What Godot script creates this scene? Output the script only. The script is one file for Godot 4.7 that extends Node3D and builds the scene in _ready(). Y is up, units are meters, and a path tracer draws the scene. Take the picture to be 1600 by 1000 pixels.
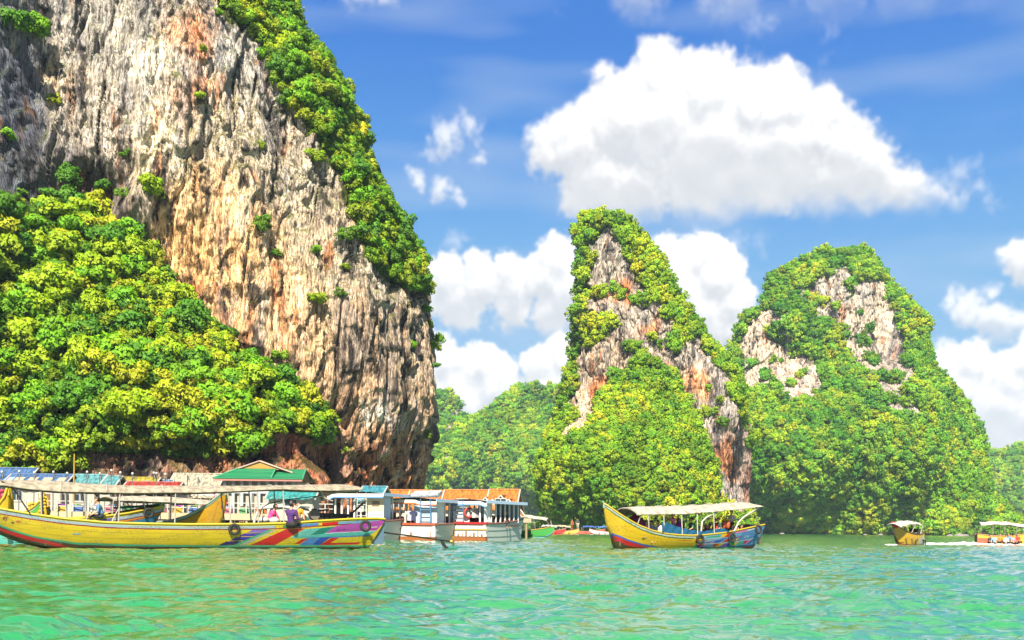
extends Node3D
# A limestone bay seen from a low boat: u, v below are pixels of a 1600 x 1000 view from (0, EYE, 0) looking along -z; P() gives the world point at a chosen distance.
const F := 1715.0
const EYE := 0.97
const ROLL := 0.0118
const EXPOSURE := 4.4
var rng := RandomNumberGenerator.new()
var taken := {}
var M := {}
var n_lo := FastNoiseLite.new()
var n_mid := FastNoiseLite.new()
var n_cell := FastNoiseLite.new()
var n_cell2 := FastNoiseLite.new()
var n_crack := FastNoiseLite.new()
var n_val := FastNoiseLite.new()

func P(px: float, py: float, d: float) -> Vector3:
	var u := px - 800.0
	var w := 825.0 - py
	return Vector3((u - ROLL * w) / F * d, EYE + (w + ROLL * u) / F * d, -d)

func pix(p: Vector3) -> Vector2:
	var x := p.x / -p.z * F
	var y := (p.y - EYE) / -p.z * F
	return Vector2(800.0 + x + ROLL * y, 825.0 - y + ROLL * x)

func S(r: float, g: float, b: float) -> Color:
	return Color(r / 255.0, g / 255.0, b / 255.0)

func L(r: float, g: float, b: float) -> Color:      # a real-world (linear) base colour
	return Color(r, g, b).linear_to_srgb()

func mat(c: Color, rough := 0.7, metal := 0.0) -> StandardMaterial3D:
	var m := StandardMaterial3D.new()
	m.albedo_color = c
	m.roughness = rough
	m.metallic = metal
	return m

func noise(kind: int, freq: float, sd: int, oct := 1) -> FastNoiseLite:
	var n := FastNoiseLite.new()
	n.noise_type = kind as FastNoiseLite.NoiseType
	n.frequency = freq
	n.seed = sd
	n.fractal_type = FastNoiseLite.FRACTAL_FBM if oct > 1 else FastNoiseLite.FRACTAL_NONE
	n.fractal_octaves = oct
	return n

func noise_tex(n: FastNoiseLite, size: int, lo: float, hi: float) -> ImageTexture:
	var im := n.get_seamless_image(size, size)
	im.convert(Image.FORMAT_L8)
	var a := im.get_data()
	for i in a.size():
		a[i] = int(clampf(lo + (hi - lo) * a[i] / 255.0, 0.0, 1.0) * 255.0)
	return ImageTexture.create_from_image(Image.create_from_data(size, size, false, Image.FORMAT_L8, a))

func curve(a: Array, x: float) -> float:             # piecewise linear through [x0, y0, x1, y1, ...]
	if x <= a[0]:
		return a[1]
	var n := a.size()
	for i in range(2, n, 2):
		if x <= a[i]:
			return lerpf(a[i - 1], a[i + 1], (x - a[i - 2]) / (a[i] - a[i - 2]))
	return a[n - 1]

func poly(a: Array) -> PackedVector2Array:
	var p := PackedVector2Array()
	for i in range(0, a.size(), 2):
		p.append(Vector2(a[i], a[i + 1]))
	return p

func inside(q: Vector2, p: PackedVector2Array) -> bool:
	return Geometry2D.is_point_in_polygon(q, p)

# ---------------------------------------------------------------- naming
func numbered(called: String) -> String:
	var n: int = taken.get(called, 0)
	taken[called] = n + 1
	return called if n == 0 else "%s_%03d" % [called, n]

func tag(o: Node, label: String, category := "", group := "", kind := "") -> Node:
	if label:
		o.set_meta("label", label)
	if category:
		o.set_meta("category", category)
	if group:
		o.set_meta("group", group)
	if kind:
		o.set_meta("kind", kind)
	return o

func thing(called: String, label: String, category: String, at := Vector3.ZERO, turn := 0.0, group := "") -> Node3D:
	var o := Node3D.new()
	o.name = numbered(called)
	add_child(o)
	o.position = at
	o.rotation.y = turn
	tag(o, label, category, group)
	return o

func obj(called: String, mesh: Mesh, m: Material, parent: Node = self, at := Vector3.ZERO) -> MeshInstance3D:
	var o := MeshInstance3D.new()
	o.mesh = mesh
	if m:
		o.material_override = null
		for i in mesh.get_surface_count():
			o.set_surface_override_material(i, m)
	o.name = numbered(called) if parent == self else called
	o.position = at
	parent.add_child(o, true)
	return o

# ---------------------------------------------------------------- mesh kit: every shape is added to a SurfaceTool
func st() -> SurfaceTool:
	var s := SurfaceTool.new()
	s.begin(Mesh.PRIMITIVE_TRIANGLES)
	s.set_smooth_group(-1)
	return s

func done(s: SurfaceTool) -> ArrayMesh:
	s.generate_normals()
	s.index()
	return s.commit()

func tri(s: SurfaceTool, a: Vector3, b: Vector3, c: Vector3) -> void:
	s.add_vertex(a)
	s.add_vertex(b)
	s.add_vertex(c)

func quad(s: SurfaceTool, a: Vector3, b: Vector3, c: Vector3, d: Vector3) -> void:   # clockwise seen from the front
	tri(s, a, b, c)
	tri(s, a, c, d)

func box(s: SurfaceTool, c: Vector3, size: Vector3, b := Basis()) -> void:
	s.set_smooth_group(-1)
	var x := b.x * size.x * 0.5
	var y := b.y * size.y * 0.5
	var z := b.z * size.z * 0.5
	for f in [[x, y, z], [-x, y, -z], [z, y, -x], [-z, y, x], [x, -z, y], [x, z, -y]]:
		var r: Vector3 = f[0]
		var u: Vector3 = f[1]
		var o: Vector3 = c + f[2]
		quad(s, o - r + u, o + r + u, o + r - u, o - r - u)

func tube(s: SurfaceTool, path: Array, r: Variant, sides := 8, cap := true) -> void:
	s.set_smooth_group(0)
	var n := path.size()
	var rings := []
	var up := Vector3.UP
	for i in n:
		var t: Vector3 = (path[mini(i + 1, n - 1)] - path[maxi(i - 1, 0)]).normalized()
		if i == 0:
			up = Vector3.UP if absf(t.y) < 0.9 else Vector3.RIGHT
		var a := t.cross(up).normalized()
		up = a.cross(t).normalized()
		var rad: float = r if not r is Array else r[i]
		var ring := []
		for k in sides:
			var w := TAU * k / sides
			ring.append(path[i] + (a * cos(w) + up * sin(w)) * rad)
		rings.append(ring)
	for i in n - 1:
		for k in sides:
			var l := (k + 1) % sides
			quad(s, rings[i][k], rings[i][l], rings[i + 1][l], rings[i + 1][k])
	if cap:
		s.set_smooth_group(-1)
		for e in [0, n - 1]:
			for k in range(1, sides - 1):
				if e == 0:
					tri(s, rings[0][0], rings[0][k + 1], rings[0][k])
				else:
					tri(s, rings[e][0], rings[e][k], rings[e][k + 1])

func ball(s: SurfaceTool, c: Vector3, r: Vector3, seg := 10, rows := 6) -> void:
	s.set_smooth_group(0)
	var at := func(i: int, k: int) -> Vector3:
		var v := PI * i / rows
		var w := TAU * k / seg
		return c + Vector3(sin(v) * cos(w), cos(v), sin(v) * sin(w)) * r
	for i in rows:
		for k in seg:
			var a: Vector3 = at.call(i, k)
			var b: Vector3 = at.call(i, k + 1)
			var d: Vector3 = at.call(i + 1, k + 1)
			var e: Vector3 = at.call(i + 1, k)
			if i > 0:
				tri(s, a, b, d)
			if i < rows - 1:
				tri(s, a, d, e)

func torus(s: SurfaceTool, c: Vector3, b: Basis, big: float, small: float, seg := 18, sides := 8) -> void:   # its axle along b.z
	s.set_smooth_group(0)
	var at := func(i: int, k: int) -> Vector3:
		var w := TAU * i / seg
		var v := TAU * k / sides
		return c + b * Vector3(cos(w) * (big + small * cos(v)), sin(w) * (big + small * cos(v)), small * sin(v))
	for i in seg:
		for k in sides:
			quad(s, at.call(i, k), at.call(i + 1, k), at.call(i + 1, k + 1), at.call(i, k + 1))

func slab(s: SurfaceTool, p: Array, t: Vector3) -> void:       # a flat polygon given as points, thickened by t
	s.set_smooth_group(-1)
	var n := p.size()
	for k in range(1, n - 1):
		tri(s, p[0], p[k], p[k + 1])
		tri(s, p[0] + t, p[k + 1] + t, p[k] + t)
	for k in n:
		var l := (k + 1) % n
		quad(s, p[l], p[k], p[k] + t, p[l] + t)

func sheet(s: SurfaceTool, g: Array, cols: int, flip := false) -> void:    # smooth grid of points
	s.set_smooth_group(0)
	for i in g.size() / cols - 1:
		for k in cols - 1:
			var a: Vector3 = g[i * cols + k]
			var b: Vector3 = g[i * cols + k + 1]
			var c: Vector3 = g[(i + 1) * cols + k + 1]
			var d: Vector3 = g[(i + 1) * cols + k]
			if flip:
				quad(s, d, c, b, a)
			else:
				quad(s, a, b, c, d)
# ---------------------------------------------------------------- sky: air and clouds by direction
var clouds := []
var c_warp: FastNoiseLite
var c_bill: FastNoiseLite
var c_fine: FastNoiseLite

func ang(px: float, py: float) -> Vector2:
	var v := P(px, py, 1.0) - Vector3(0, EYE, 0)
	return Vector2(atan2(v.x, -v.z), atan2(v.y, Vector2(v.x, v.z).length())) * F

# blobs are x, y, r triples; base: the height where its flat underside lies; soft: width of its edge; most: opacity
func cloud(b: Array, base: float, soft: float, most: float, ragged: float, angular := false) -> void:
	var c := []
	var box_ := Rect2()
	for i in range(0, b.size(), 3):
		var a := Vector2(b[i], b[i + 1]) if angular else ang(b[i], b[i + 1])
		var r: float = b[i + 2]
		c.append(Vector3(a.x, a.y, r))
		var one := Rect2(a - Vector2(r, r) * 1.5 - Vector2(20, 20), Vector2(r, r) * 3.0 + Vector2(40, 40))
		box_ = one if i == 0 else box_.merge(one)
	clouds.append({"b": c, "box": box_, "base": base if angular else ang(b[0], base).y, "soft": soft, "most": most, "ragged": ragged, "top": box_.end.y})

func cloud_field(c: Dictionary, q: Vector2) -> float:
	var w := q + Vector2(c_warp.get_noise_2d(q.x, q.y), c_warp.get_noise_2d(q.x + 900.0, q.y)) * 16.0
	var f := -1e3
	for b: Vector3 in c.b:
		f = maxf(f, b.z - Vector2(w.x - b.x, w.y - b.y).length())
	var rg: float = c.ragged
	f += rg * (c_bill.get_noise_2d(q.x, q.y) * -14.0 - 5.0 + c_fine.get_noise_2d(q.x, q.y) * 6.0)
	return minf(f, (q.y - c.base) * 0.5 + 8.0 + 8.0 * c_warp.get_noise_2d(q.x * 1.2, q.y * 1.2 + 70.0))

func sky_at(a: float, e: float) -> Color:            # a, e in radians; linear radiance before exposure
	var deg := rad_to_deg(e)
	var col := Vector3.ZERO
	var keys := [[-2.0, S(212, 228, 238)], [3.0, S(196, 220, 238)], [8.0, S(160, 203, 238)], [13.0, S(128, 186, 236)], [18.0, S(98, 162, 232)], [24.0, S(72, 136, 222)], [40.0, S(62, 118, 204)], [90.0, S(54, 104, 190)]]
	for k in keys.size() - 1:
		if deg >= keys[k][0] and (deg < keys[k + 1][0] or k == keys.size() - 2):
			var c0: Color = keys[k][1].srgb_to_linear()
			var c1: Color = keys[k + 1][1].srgb_to_linear()
			var c: Color = c0.lerp(c1, clampf((deg - keys[k][0]) / (keys[k + 1][0] - keys[k][0]), 0, 1))
			col = Vector3(c.r, c.g, c.b)
	var q := Vector2(a, e) * F
	# thin high haze
	var ci := c_warp.get_noise_2d(q.x * 0.12 + 300.0, q.y * 0.6) * 0.5 + 0.5
	col = col.lerp(Vector3(0.62, 0.72, 0.86), clampf((ci - 0.45) * 0.8, 0.0, 0.25))
	for c in clouds:
		var bx: Rect2 = c.box
		if not bx.has_point(q):
			continue
		var f := cloud_field(c, q)
		if f <= 0.0:
			continue
		var soft: float = c.soft
		var al: float = smoothstep(0.0, soft, f) * c.most
		var lit := clampf((f - cloud_field(c, q + Vector2(4.0, 20.0))) / 20.0, -1.0, 1.0)
		var height := clampf((q.y - c.base) / maxf(30.0, c.top - c.base - 40.0), 0.0, 1.0)
		var v := clampf(0.52 + 0.42 * lit + 0.42 * height + 0.1 * c_bill.get_noise_2d(q.x * 0.6, q.y * 0.6 + 400.0), 0.0, 1.0)
		var cc := Vector3(0.68, 0.72, 0.77).lerp(Vector3(1.14, 1.13, 1.11), v * v * 0.6 + v * 0.4)
		col = col.lerp(cc, al)
	col /= EXPOSURE
	return Color(col.x, col.y, col.z)

func make_sky() -> Image:
	c_warp = noise(FastNoiseLite.TYPE_SIMPLEX_SMOOTH, 0.014, 3, 3)
	c_bill = noise(FastNoiseLite.TYPE_CELLULAR, 0.020, 5, 3)
	c_bill.cellular_return_type = FastNoiseLite.RETURN_DISTANCE
	c_fine = noise(FastNoiseLite.TYPE_SIMPLEX, 0.05, 8, 4)
	cloud([1000, -30, 60, 1150, -35, 65, 1300, -28, 60, 1420, -30, 60, 1550, -20, 62, 1650, -20, 70, 1480, -5, 50, 1600, 5, 50], 60, 60, 0.75, 1.0)
	cloud([560, -12, 30, 600, -14, 24], 30, 30, 0.7, 1.0)
	cloud([880, 20, 9, 1190, 40, 22, 1185, 80, 16, 1295, 60, 16, 1290, 95, 12], 300, 30, 0.22, 1.5)
	cloud([700, 215, 32, 735, 200, 26, 752, 250, 20, 670, 235, 18, 690, 225, 24], 290, 34, 0.75, 1.5)
	cloud([655, 280, 15, 690, 294, 20, 715, 302, 12], 330, 20, 0.75, 1.2)
	cloud([710, 382, 26], 400, 30, 0.4, 1.2)
	cloud([860, 235, 46, 905, 225, 66, 945, 115, 22, 940, 190, 60, 985, 190, 80, 1030, 118, 58, 1030, 190, 100, 1100, 150, 74, 1160, 165, 70, 1215, 170, 66, 1110, 240, 110, 1215, 245, 92, 1275, 210, 68, 1320, 235, 62, 1355, 262, 56, 1395, 295, 48, 1300, 290, 74, 1440, 322, 36, 1480, 338, 24, 930, 285, 66, 1000, 290, 60, 1380, 320, 40, 1420, 335, 36, 1460, 345, 26], 346, 22, 1.0, 1.0)
	cloud([1500, 262, 26, 1480, 290, 26, 1545, 320, 18, 1450, 300, 30, 1520, 300, 20], 345, 40, 0.45, 1.5)
	cloud([872, 402, 36, 850, 430, 44, 800, 440, 44, 750, 440, 42, 700, 438, 40, 672, 430, 30, 890, 450, 54, 720, 470, 50, 800, 480, 40, 870, 490, 40, 660, 470, 40], 512, 12, 0.97, 1.0)
	cloud([745, 570, 40, 700, 565, 42, 655, 560, 50, 775, 600, 50, 850, 570, 36, 880, 560, 40, 720, 625, 60, 800, 620, 40, 860, 610, 46, 660, 640, 70, 900, 600, 60], 700, 12, 0.97, 1.0)
	cloud([1055, 410, 44, 1090, 398, 38, 1120, 430, 48, 1140, 470, 42, 1060, 460, 66, 1095, 500, 62, 1020, 450, 50, 1150, 510, 30], 560, 10, 1.0, 1.0)
	cloud([1100, 365, 24, 1150, 385, 26, 1190, 388, 18], 420, 40, 0.45, 1.3)
	cloud([1492, 468, 20, 1520, 485, 32, 1555, 500, 34, 1585, 508, 30, 1620, 512, 30, 1540, 452, 14], 540, 22, 0.85, 1.1)
	cloud([1592, 395, 24, 1612, 410, 40], 460, 16, 0.95, 1.0)
	cloud([1475, 570, 34, 1525, 570, 38, 1575, 590, 46, 1610, 565, 46, 1500, 615, 50, 1560, 640, 66, 1470, 640, 40, 1620, 660, 60], 720, 12, 0.96, 1.0)
	cloud([1180, 600, 60, 1000, 640, 70, 1350, 650, 60, 1280, 600, 40], 740, 16, 0.9, 1.0)
	for k in 9:                                       # clouds added out of view above the veil to whiten the water's reflection, most right
		var b := []
		var ca: float = [0.15, 0.42, 0.68, 0.3, 0.62, -0.15, 0.1, -0.5, 0.55][k]
		var ce: float = [0.60, 0.64, 0.60, 0.82, 0.86, 0.72, 1.05, 0.66, 1.1][k]
		for j in 9:
			var s := (j - 4.0) / 4.0
			b.append_array([(ca + s * 0.2 / cos(ce)) * F, ce * F + 40.0 * sin(j * 2.3), 130.0 * (1.15 - absf(s) * 0.6)])
		cloud(b, ce * F - 110.0, 60, 0.9, 1.0, true)
	rng.seed = 77
	for i in 64:                                      # the same kind of sky goes on all round
		var a := rng.randf_range(-PI, PI)
		if absf(a) < 0.62:
			continue
		var e := deg_to_rad(rng.randf_range(2.0, 30.0)) if i % 4 else deg_to_rad(rng.randf_range(30.0, 60.0))
		var b := []
		var wide := rng.randf_range(90.0, 330.0) / cos(e)
		for k in 10:
			var s := rng.randf_range(-1.0, 1.0)
			b.append_array([a * F + s * wide, e * F + rng.randf_range(0.0, 90.0) * (1.0 - absf(s)), rng.randf_range(34.0, 90.0) * (1.2 - absf(s))])
		cloud(b, e * F - 22.0, 14, 0.95, 1.0, true)
	var cw := 640
	var coarse := Image.create_empty(cw, cw / 2, false, Image.FORMAT_RGBF)
	for j in cw / 4 + 3:
		for i in cw:
			coarse.set_pixel(i, j, sky_at(((i + 0.5) / cw - 0.5) * TAU, (0.5 - (j + 0.5) / (cw / 2)) * PI))
	var low := sky_at(0.9, -0.02)
	for j in range(cw / 4 + 3, cw / 2):
		for i in cw:
			coarse.set_pixel(i, j, low)
	coarse.resize(4096, 2048, Image.INTERPOLATE_BILINEAR)
	var w := 680
	var h := 360
	var fine := Image.create_empty(w, h, false, Image.FORMAT_RGBF)
	for j in h:
		for i in w:
			fine.set_pixel(i, j, sky_at(((2048 - w / 2 + i + 0.5) / 4096.0 - 0.5) * TAU, (0.5 - (1024 + 24 - h + j + 0.5) / 2048.0) * PI))
	coarse.blit_rect(fine, Rect2i(0, 0, w, h), Vector2i(2048 - w / 2, 1024 + 24 - h))
	var turned := Image.create_empty(4096, 2048, false, Image.FORMAT_RGBF)      # straight ahead lies at the picture's first column
	turned.blit_rect(coarse, Rect2i(2048, 0, 2048, 2048), Vector2i(0, 0))
	turned.blit_rect(coarse, Rect2i(0, 0, 2048, 2048), Vector2i(2048, 0))
	return turned
# ---------------------------------------------------------------- limestone massifs: rings of points round a traced outline, pushed in and out by relief
func massif(called: String, label: String, d: float, left: Array, right: Array, flat: float, deep: float, front: int, back: int, high: int, relief: Callable, paint: Callable, m: Material, inset := 0.0) -> Dictionary:
	var n := front + back
	var arc := PackedFloat32Array()                   # angles spread evenly along the outline: the front half fine, the back coarse
	var table := []
	for half in 2:
		var len_ := [0.0]
		var last := Vector2(1, 0)
		for i in 401:
			var t := PI * (half + i / 400.0)
			var p := Vector2(signf(cos(t)) * pow(absf(cos(t)), flat), signf(sin(t)) * pow(absf(sin(t)), flat) * deep)
			if i > 0:
				len_.append(len_[-1] + p.distance_to(last))
			last = p
		table.append(len_)
	for half in 2:
		var count := front if half == 0 else back
		var len_: Array = table[half]
		var k := 0
		for i in count:
			var want: float = len_[400] * i / count
			while k < 399 and len_[k + 1] < want:
				k += 1
			arc.append(PI * (half + (k + (want - len_[k]) / maxf(1e-6, len_[k + 1] - len_[k])) / 400.0))
	var lx := []
	var rx := []
	for i in range(0, left.size(), 2):
		var p := P(left[i], left[i + 1], d)
		lx.append_array([-p.y, p.x])
	for i in range(0, right.size(), 2):
		var p := P(right[i], right[i + 1], d)
		rx.append_array([-p.y, p.x])
	var ytop: float = -minf(lx[0], rx[0]) - inset * 0.35
	var pos := PackedVector3Array()
	pos.resize(n * (high + 1))
	for j in high + 1:
		var y := ytop - (ytop + 3.0) * j / high
		var xl := curve(lx, -y)
		var xr := curve(rx, -y)
		var a := maxf(0.05, (xr - xl) * 0.5 - inset * smoothstep(2.0, 22.0, (xr - xl) * 0.5))
		var cx := (xl + xr) * 0.5
		for i in n:
			var t := arc[i]
			var c := signf(cos(t)) * pow(absf(cos(t)), flat)
			var s := signf(sin(t)) * pow(absf(sin(t)), flat)
			var p := Vector3(cx + a * c, y, -d + a * deep * s)
			var out := Vector3(c * deep, 0.0, s).normalized()
			var k: float = relief.call(p, pix(p), s) * clampf(a / 6.0, 0.05, 1.0)
			pos[j * n + i] = p + out * k
	var nrm := PackedVector3Array()
	nrm.resize(pos.size())
	var col := PackedColorArray()
	col.resize(pos.size())
	var qs := PackedVector2Array()
	qs.resize(pos.size())
	for j in high + 1:
		for i in n:
			var at := j * n + i
			var du := pos[j * n + (i + 1) % n] - pos[j * n + (i + n - 1) % n]
			var dv := pos[maxi(j - 1, 0) * n + i] - pos[mini(j + 1, high) * n + i]
			var nn := dv.cross(du)
			nrm[at] = nn.normalized() if nn.length() > 1e-9 else Vector3.UP
			qs[at] = pix(pos[at])
			col[at] = paint.call(pos[at], qs[at], nrm[at])
	var idx := PackedInt32Array()
	for j in high:
		for i in n:
			var i2 := (i + 1) % n
			var q := [j * n + i, j * n + i2, (j + 1) * n + i2, (j + 1) * n + i]
			idx.append_array([q[0], q[2], q[1], q[0], q[3], q[2]])
	var arr := []
	arr.resize(Mesh.ARRAY_MAX)
	arr[Mesh.ARRAY_VERTEX] = pos
	arr[Mesh.ARRAY_NORMAL] = nrm
	arr[Mesh.ARRAY_COLOR] = col
	arr[Mesh.ARRAY_INDEX] = idx
	var mesh := ArrayMesh.new()
	mesh.add_surface_from_arrays(Mesh.PRIMITIVE_TRIANGLES, arr)
	tag(obj(called, mesh, m), label, "", "", "structure")
	return {"pos": pos, "nrm": nrm, "q": qs, "n": n, "front": front, "high": high}

func rock_material(seed_: int, s: float) -> StandardMaterial3D:
	var m := StandardMaterial3D.new()
	m.vertex_color_use_as_albedo = true
	m.vertex_color_is_srgb = true
	m.roughness = 0.95
	m.metallic_specular = 0.25
	m.uv1_triplanar = true
	m.uv1_world_triplanar = true
	m.uv1_scale = Vector3(0.15, 0.022, 0.15) * s
	m.uv1_triplanar_sharpness = 3.0
	var a := noise(FastNoiseLite.TYPE_SIMPLEX_SMOOTH, 0.012, seed_, 6)
	a.fractal_gain = 0.65
	m.albedo_texture = noise_tex(a, 1024, 0.22, 1.6)
	var b := noise(FastNoiseLite.TYPE_SIMPLEX, 0.02, seed_ + 3, 6)
	b.fractal_gain = 0.6
	m.heightmap_enabled = true
	m.heightmap_texture = noise_tex(b, 1024, 0.0, 1.0)
	m.heightmap_scale = 70.0 / s
	return m

# hanging fluted relief: tall cells that bulge and end in lips, over broader buttresses; k scales the sizes
func flutes(p: Vector3, k: float) -> float:
	var x := p.x / k
	var y := p.y / k
	var z := p.z / k
	var wx := n_mid.get_noise_3d(x * 0.16, y * 0.05, z * 0.16) * 3.0
	var big := n_lo.get_noise_3d(x * 0.055, y * 0.02, z * 0.055)
	var c1 := n_cell.get_noise_3d((x + wx) * 0.16, y * 0.034 + wx * 0.08, z * 0.16)
	var c2 := n_cell.get_noise_3d((x + wx * 0.6) * 0.42 + 40.0, y * 0.085, z * 0.42)
	var v := n_val.get_noise_3d((x + wx) * 0.12, y * 0.012, z * 0.12)
	var t := fposmod(y / 17.0 + v * 2.4 + n_lo.get_noise_3d(x * 0.12, y * 0.03, z * 0.12) * 1.3, 1.0)
	var lip := (1.0 - t) * smoothstep(0.0, 0.07, t)
	var t2 := fposmod(y / 6.0 + n_cell2.get_noise_3d(x * 0.5, y * 0.01, z * 0.5) * 3.0, 1.0)
	var lip2 := (1.0 - t2) * smoothstep(0.0, 0.12, t2)
	var crack := smoothstep(0.16, 0.0, n_crack.get_noise_3d((x + wx * 0.8) * 0.33, y * 0.05 + wx * 0.1, z * 0.33) + 1.0)
	var crack2 := smoothstep(0.2, 0.0, n_crack.get_noise_3d((x + wx * 0.5) * 0.85 + 20.0, y * 0.16, z * 0.85) + 1.0)
	return (-crack * 0.8 - crack2 * 0.3 + big * 4.0 - c1 * 1.3 - c2 * 0.6 + lip * 1.15 * (0.45 + n_mid.get_noise_3d(x * 0.06, y * 0.06, z * 0.06)) + lip2 * 0.42 + n_mid.get_noise_3d(x * 0.7, y * 0.3, z * 0.7) * 0.45) * k

func blend(anchors: Array, q: Vector2) -> Color:      # mineral colours and some painted shade round named spots, each x, y, reach, r, g, b
	var w := 0.0
	var c := Vector3.ZERO
	for a: Array in anchors:
		var dd: float = ((q.x - a[0]) * (q.x - a[0]) + (q.y - a[1]) * (q.y - a[1])) / (a[2] * a[2])
		var k := 1.0 / (0.03 + dd * dd)
		w += k
		c += Vector3(a[3], a[4], a[5]) * k
	c *= Vector3(1.09, 1.075, 1.045) / (w * 255.0)
	return Color(c.x, c.y, c.z)

func streaked(c: Color, p: Vector3, k: float, black: float) -> Color:
	var wx := n_mid.get_noise_3d(p.x * 0.1 / k, p.y * 0.05 / k, p.z * 0.1 / k)
	var a := n_mid.get_noise_3d(p.x * 0.9 / k + wx * 2.0, p.y * 0.045 / k, p.z * 0.9 / k)
	var b := n_mid.get_noise_3d(p.x * 0.25 / k + 70.0, p.y * 0.03 / k, p.z * 0.25 / k + wx)
	var g := n_mid.get_noise_3d(p.x * 0.35 / k - 50.0, p.y * 0.12 / k, p.z * 0.35 / k)
	c = c * (1.02 + a * 0.2 + g * 0.16)
	var f := n_mid.get_noise_3d(p.x * 2.1 / k + wx, p.y * 0.05 / k, p.z * 2.1 / k)
	c = c * (1.0 + f * 0.22)
	c = c.lerp(S(186, 104, 62), smoothstep(0.25, 0.62, n_mid.get_noise_3d(p.x * 0.3 / k + 130.0, p.y * 0.05 / k, p.z * 0.3 / k + wx)) * 0.55)
	c = c.lerp(S(120, 122, 132), smoothstep(0.05, 0.5, n_mid.get_noise_3d(p.x * 0.22 / k - 130.0, p.y * 0.025 / k, p.z * 0.22 / k + wx)) * 0.42)
	c = c.lerp(S(36, 34, 36), clampf(smoothstep(0.15, 0.45, a * 0.75 + b * 0.8) * black, 0.0, 0.9))
	c = c.lerp(S(226, 216, 200), smoothstep(0.25, 0.6, b * -0.7 + g * 0.6) * 0.55)
	c.a = 1.0
	return c

# ---------------------------------------------------------------- trees
var crowns := []
var tones := []

func crown(sd: int, clumps: int, leaves: int, size: float, flat: float) -> ArrayMesh:   # leaf-sized faces round a dozen clumps, radius about 1
	rng.seed = sd
	var v := PackedVector3Array()
	var nn := PackedVector3Array()
	var cc := PackedColorArray()
	var idx := PackedInt32Array()
	for k in clumps:
		var dir := Vector3(rng.randfn(), rng.randfn() * 0.75 + 0.25, rng.randfn()).normalized()
		var far := pow(rng.randf(), 0.5) * rng.randf_range(0.6, 0.85)
		if k == 0:
			far = 0.1
		var c := dir * far * Vector3(1, flat, 1)
		c.x *= 1.15
		var r := rng.randf_range(0.2, 0.4)
		var tint := rng.randf_range(0.78, 1.12)
		var warm := rng.randf_range(0.9, 1.12)
		for i in leaves:
			var o := Vector3(rng.randfn(), rng.randfn() + 0.35, rng.randfn()).normalized()
			var rr := r * rng.randf_range(0.72, 1.08)
			var at := c + o * rr * Vector3(1, 0.8, 1)
			var face := (o + Vector3(rng.randfn(), rng.randfn(), rng.randfn()) * 0.5).normalized()
			var a := face.cross(Vector3(rng.randfn(), rng.randfn(), rng.randfn())).normalized()
			var b := face.cross(a)
			var s := size * rng.randf_range(0.6, 1.25)
			var sn := (o * 0.6 + face * 0.5 + c * 0.3 + Vector3(0, 0.35, 0.0)).normalized()
			var base := v.size()
			v.append_array([at - a * s, at - b * s * 0.55, at + a * s, at + b * s * 0.55])
			var t := tint * rng.randf_range(0.85, 1.15)
			for q in 4:
				nn.append(sn)
				cc.append(Color(clampf(t * warm * 0.85, 0, 1), clampf(t * 0.85, 0, 1), clampf(t * 0.8, 0, 1)))
			if a.cross(b).dot(sn) > 0.0:
				idx.append_array([base, base + 2, base + 1, base, base + 3, base + 2])
			else:
				idx.append_array([base, base + 1, base + 2, base, base + 2, base + 3])
	var arr := []
	arr.resize(Mesh.ARRAY_MAX)
	arr[Mesh.ARRAY_VERTEX] = v
	arr[Mesh.ARRAY_NORMAL] = nn
	arr[Mesh.ARRAY_COLOR] = cc
	arr[Mesh.ARRAY_INDEX] = idx
	var mesh := ArrayMesh.new()
	mesh.add_surface_from_arrays(Mesh.PRIMITIVE_TRIANGLES, arr)
	return mesh

func leaf_material(c: Color) -> StandardMaterial3D:
	var m := mat(c.linear_to_srgb(), 0.6)
	m.vertex_color_use_as_albedo = true
	m.metallic_specular = 0.3
	m.cull_mode = BaseMaterial3D.CULL_DISABLED
	m.backlight_enabled = true
	m.backlight = Color(0.8, 0.85, 0.4)
	return m

# spots on a massif's camera side whose place in the view passes the mask; each is [position, normal, view place]
func spots(g: Dictionary, count: int, apart: float, mask: Callable) -> Array:
	var out := []
	var grid := {}
	var n: int = g.n
	for tries in count * 160:
		if out.size() >= count:
			break
		var at := rng.randi_range(1, g.high - 2) * n + rng.randi_range(0, g.front - 1)
		var p: Vector3 = g.pos[at]
		var nr: Vector3 = g.nrm[at]
		if rng.randf() > 0.25 + 0.75 * maxf(0.0, nr.dot(-p.normalized())) or not mask.call(g.q[at], p, nr):
			continue
		var cell := Vector3i((p / apart).floor())
		if grid.has(cell):
			continue
		grid[cell] = true
		out.append([p, nr, g.q[at]])
	return out

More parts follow.
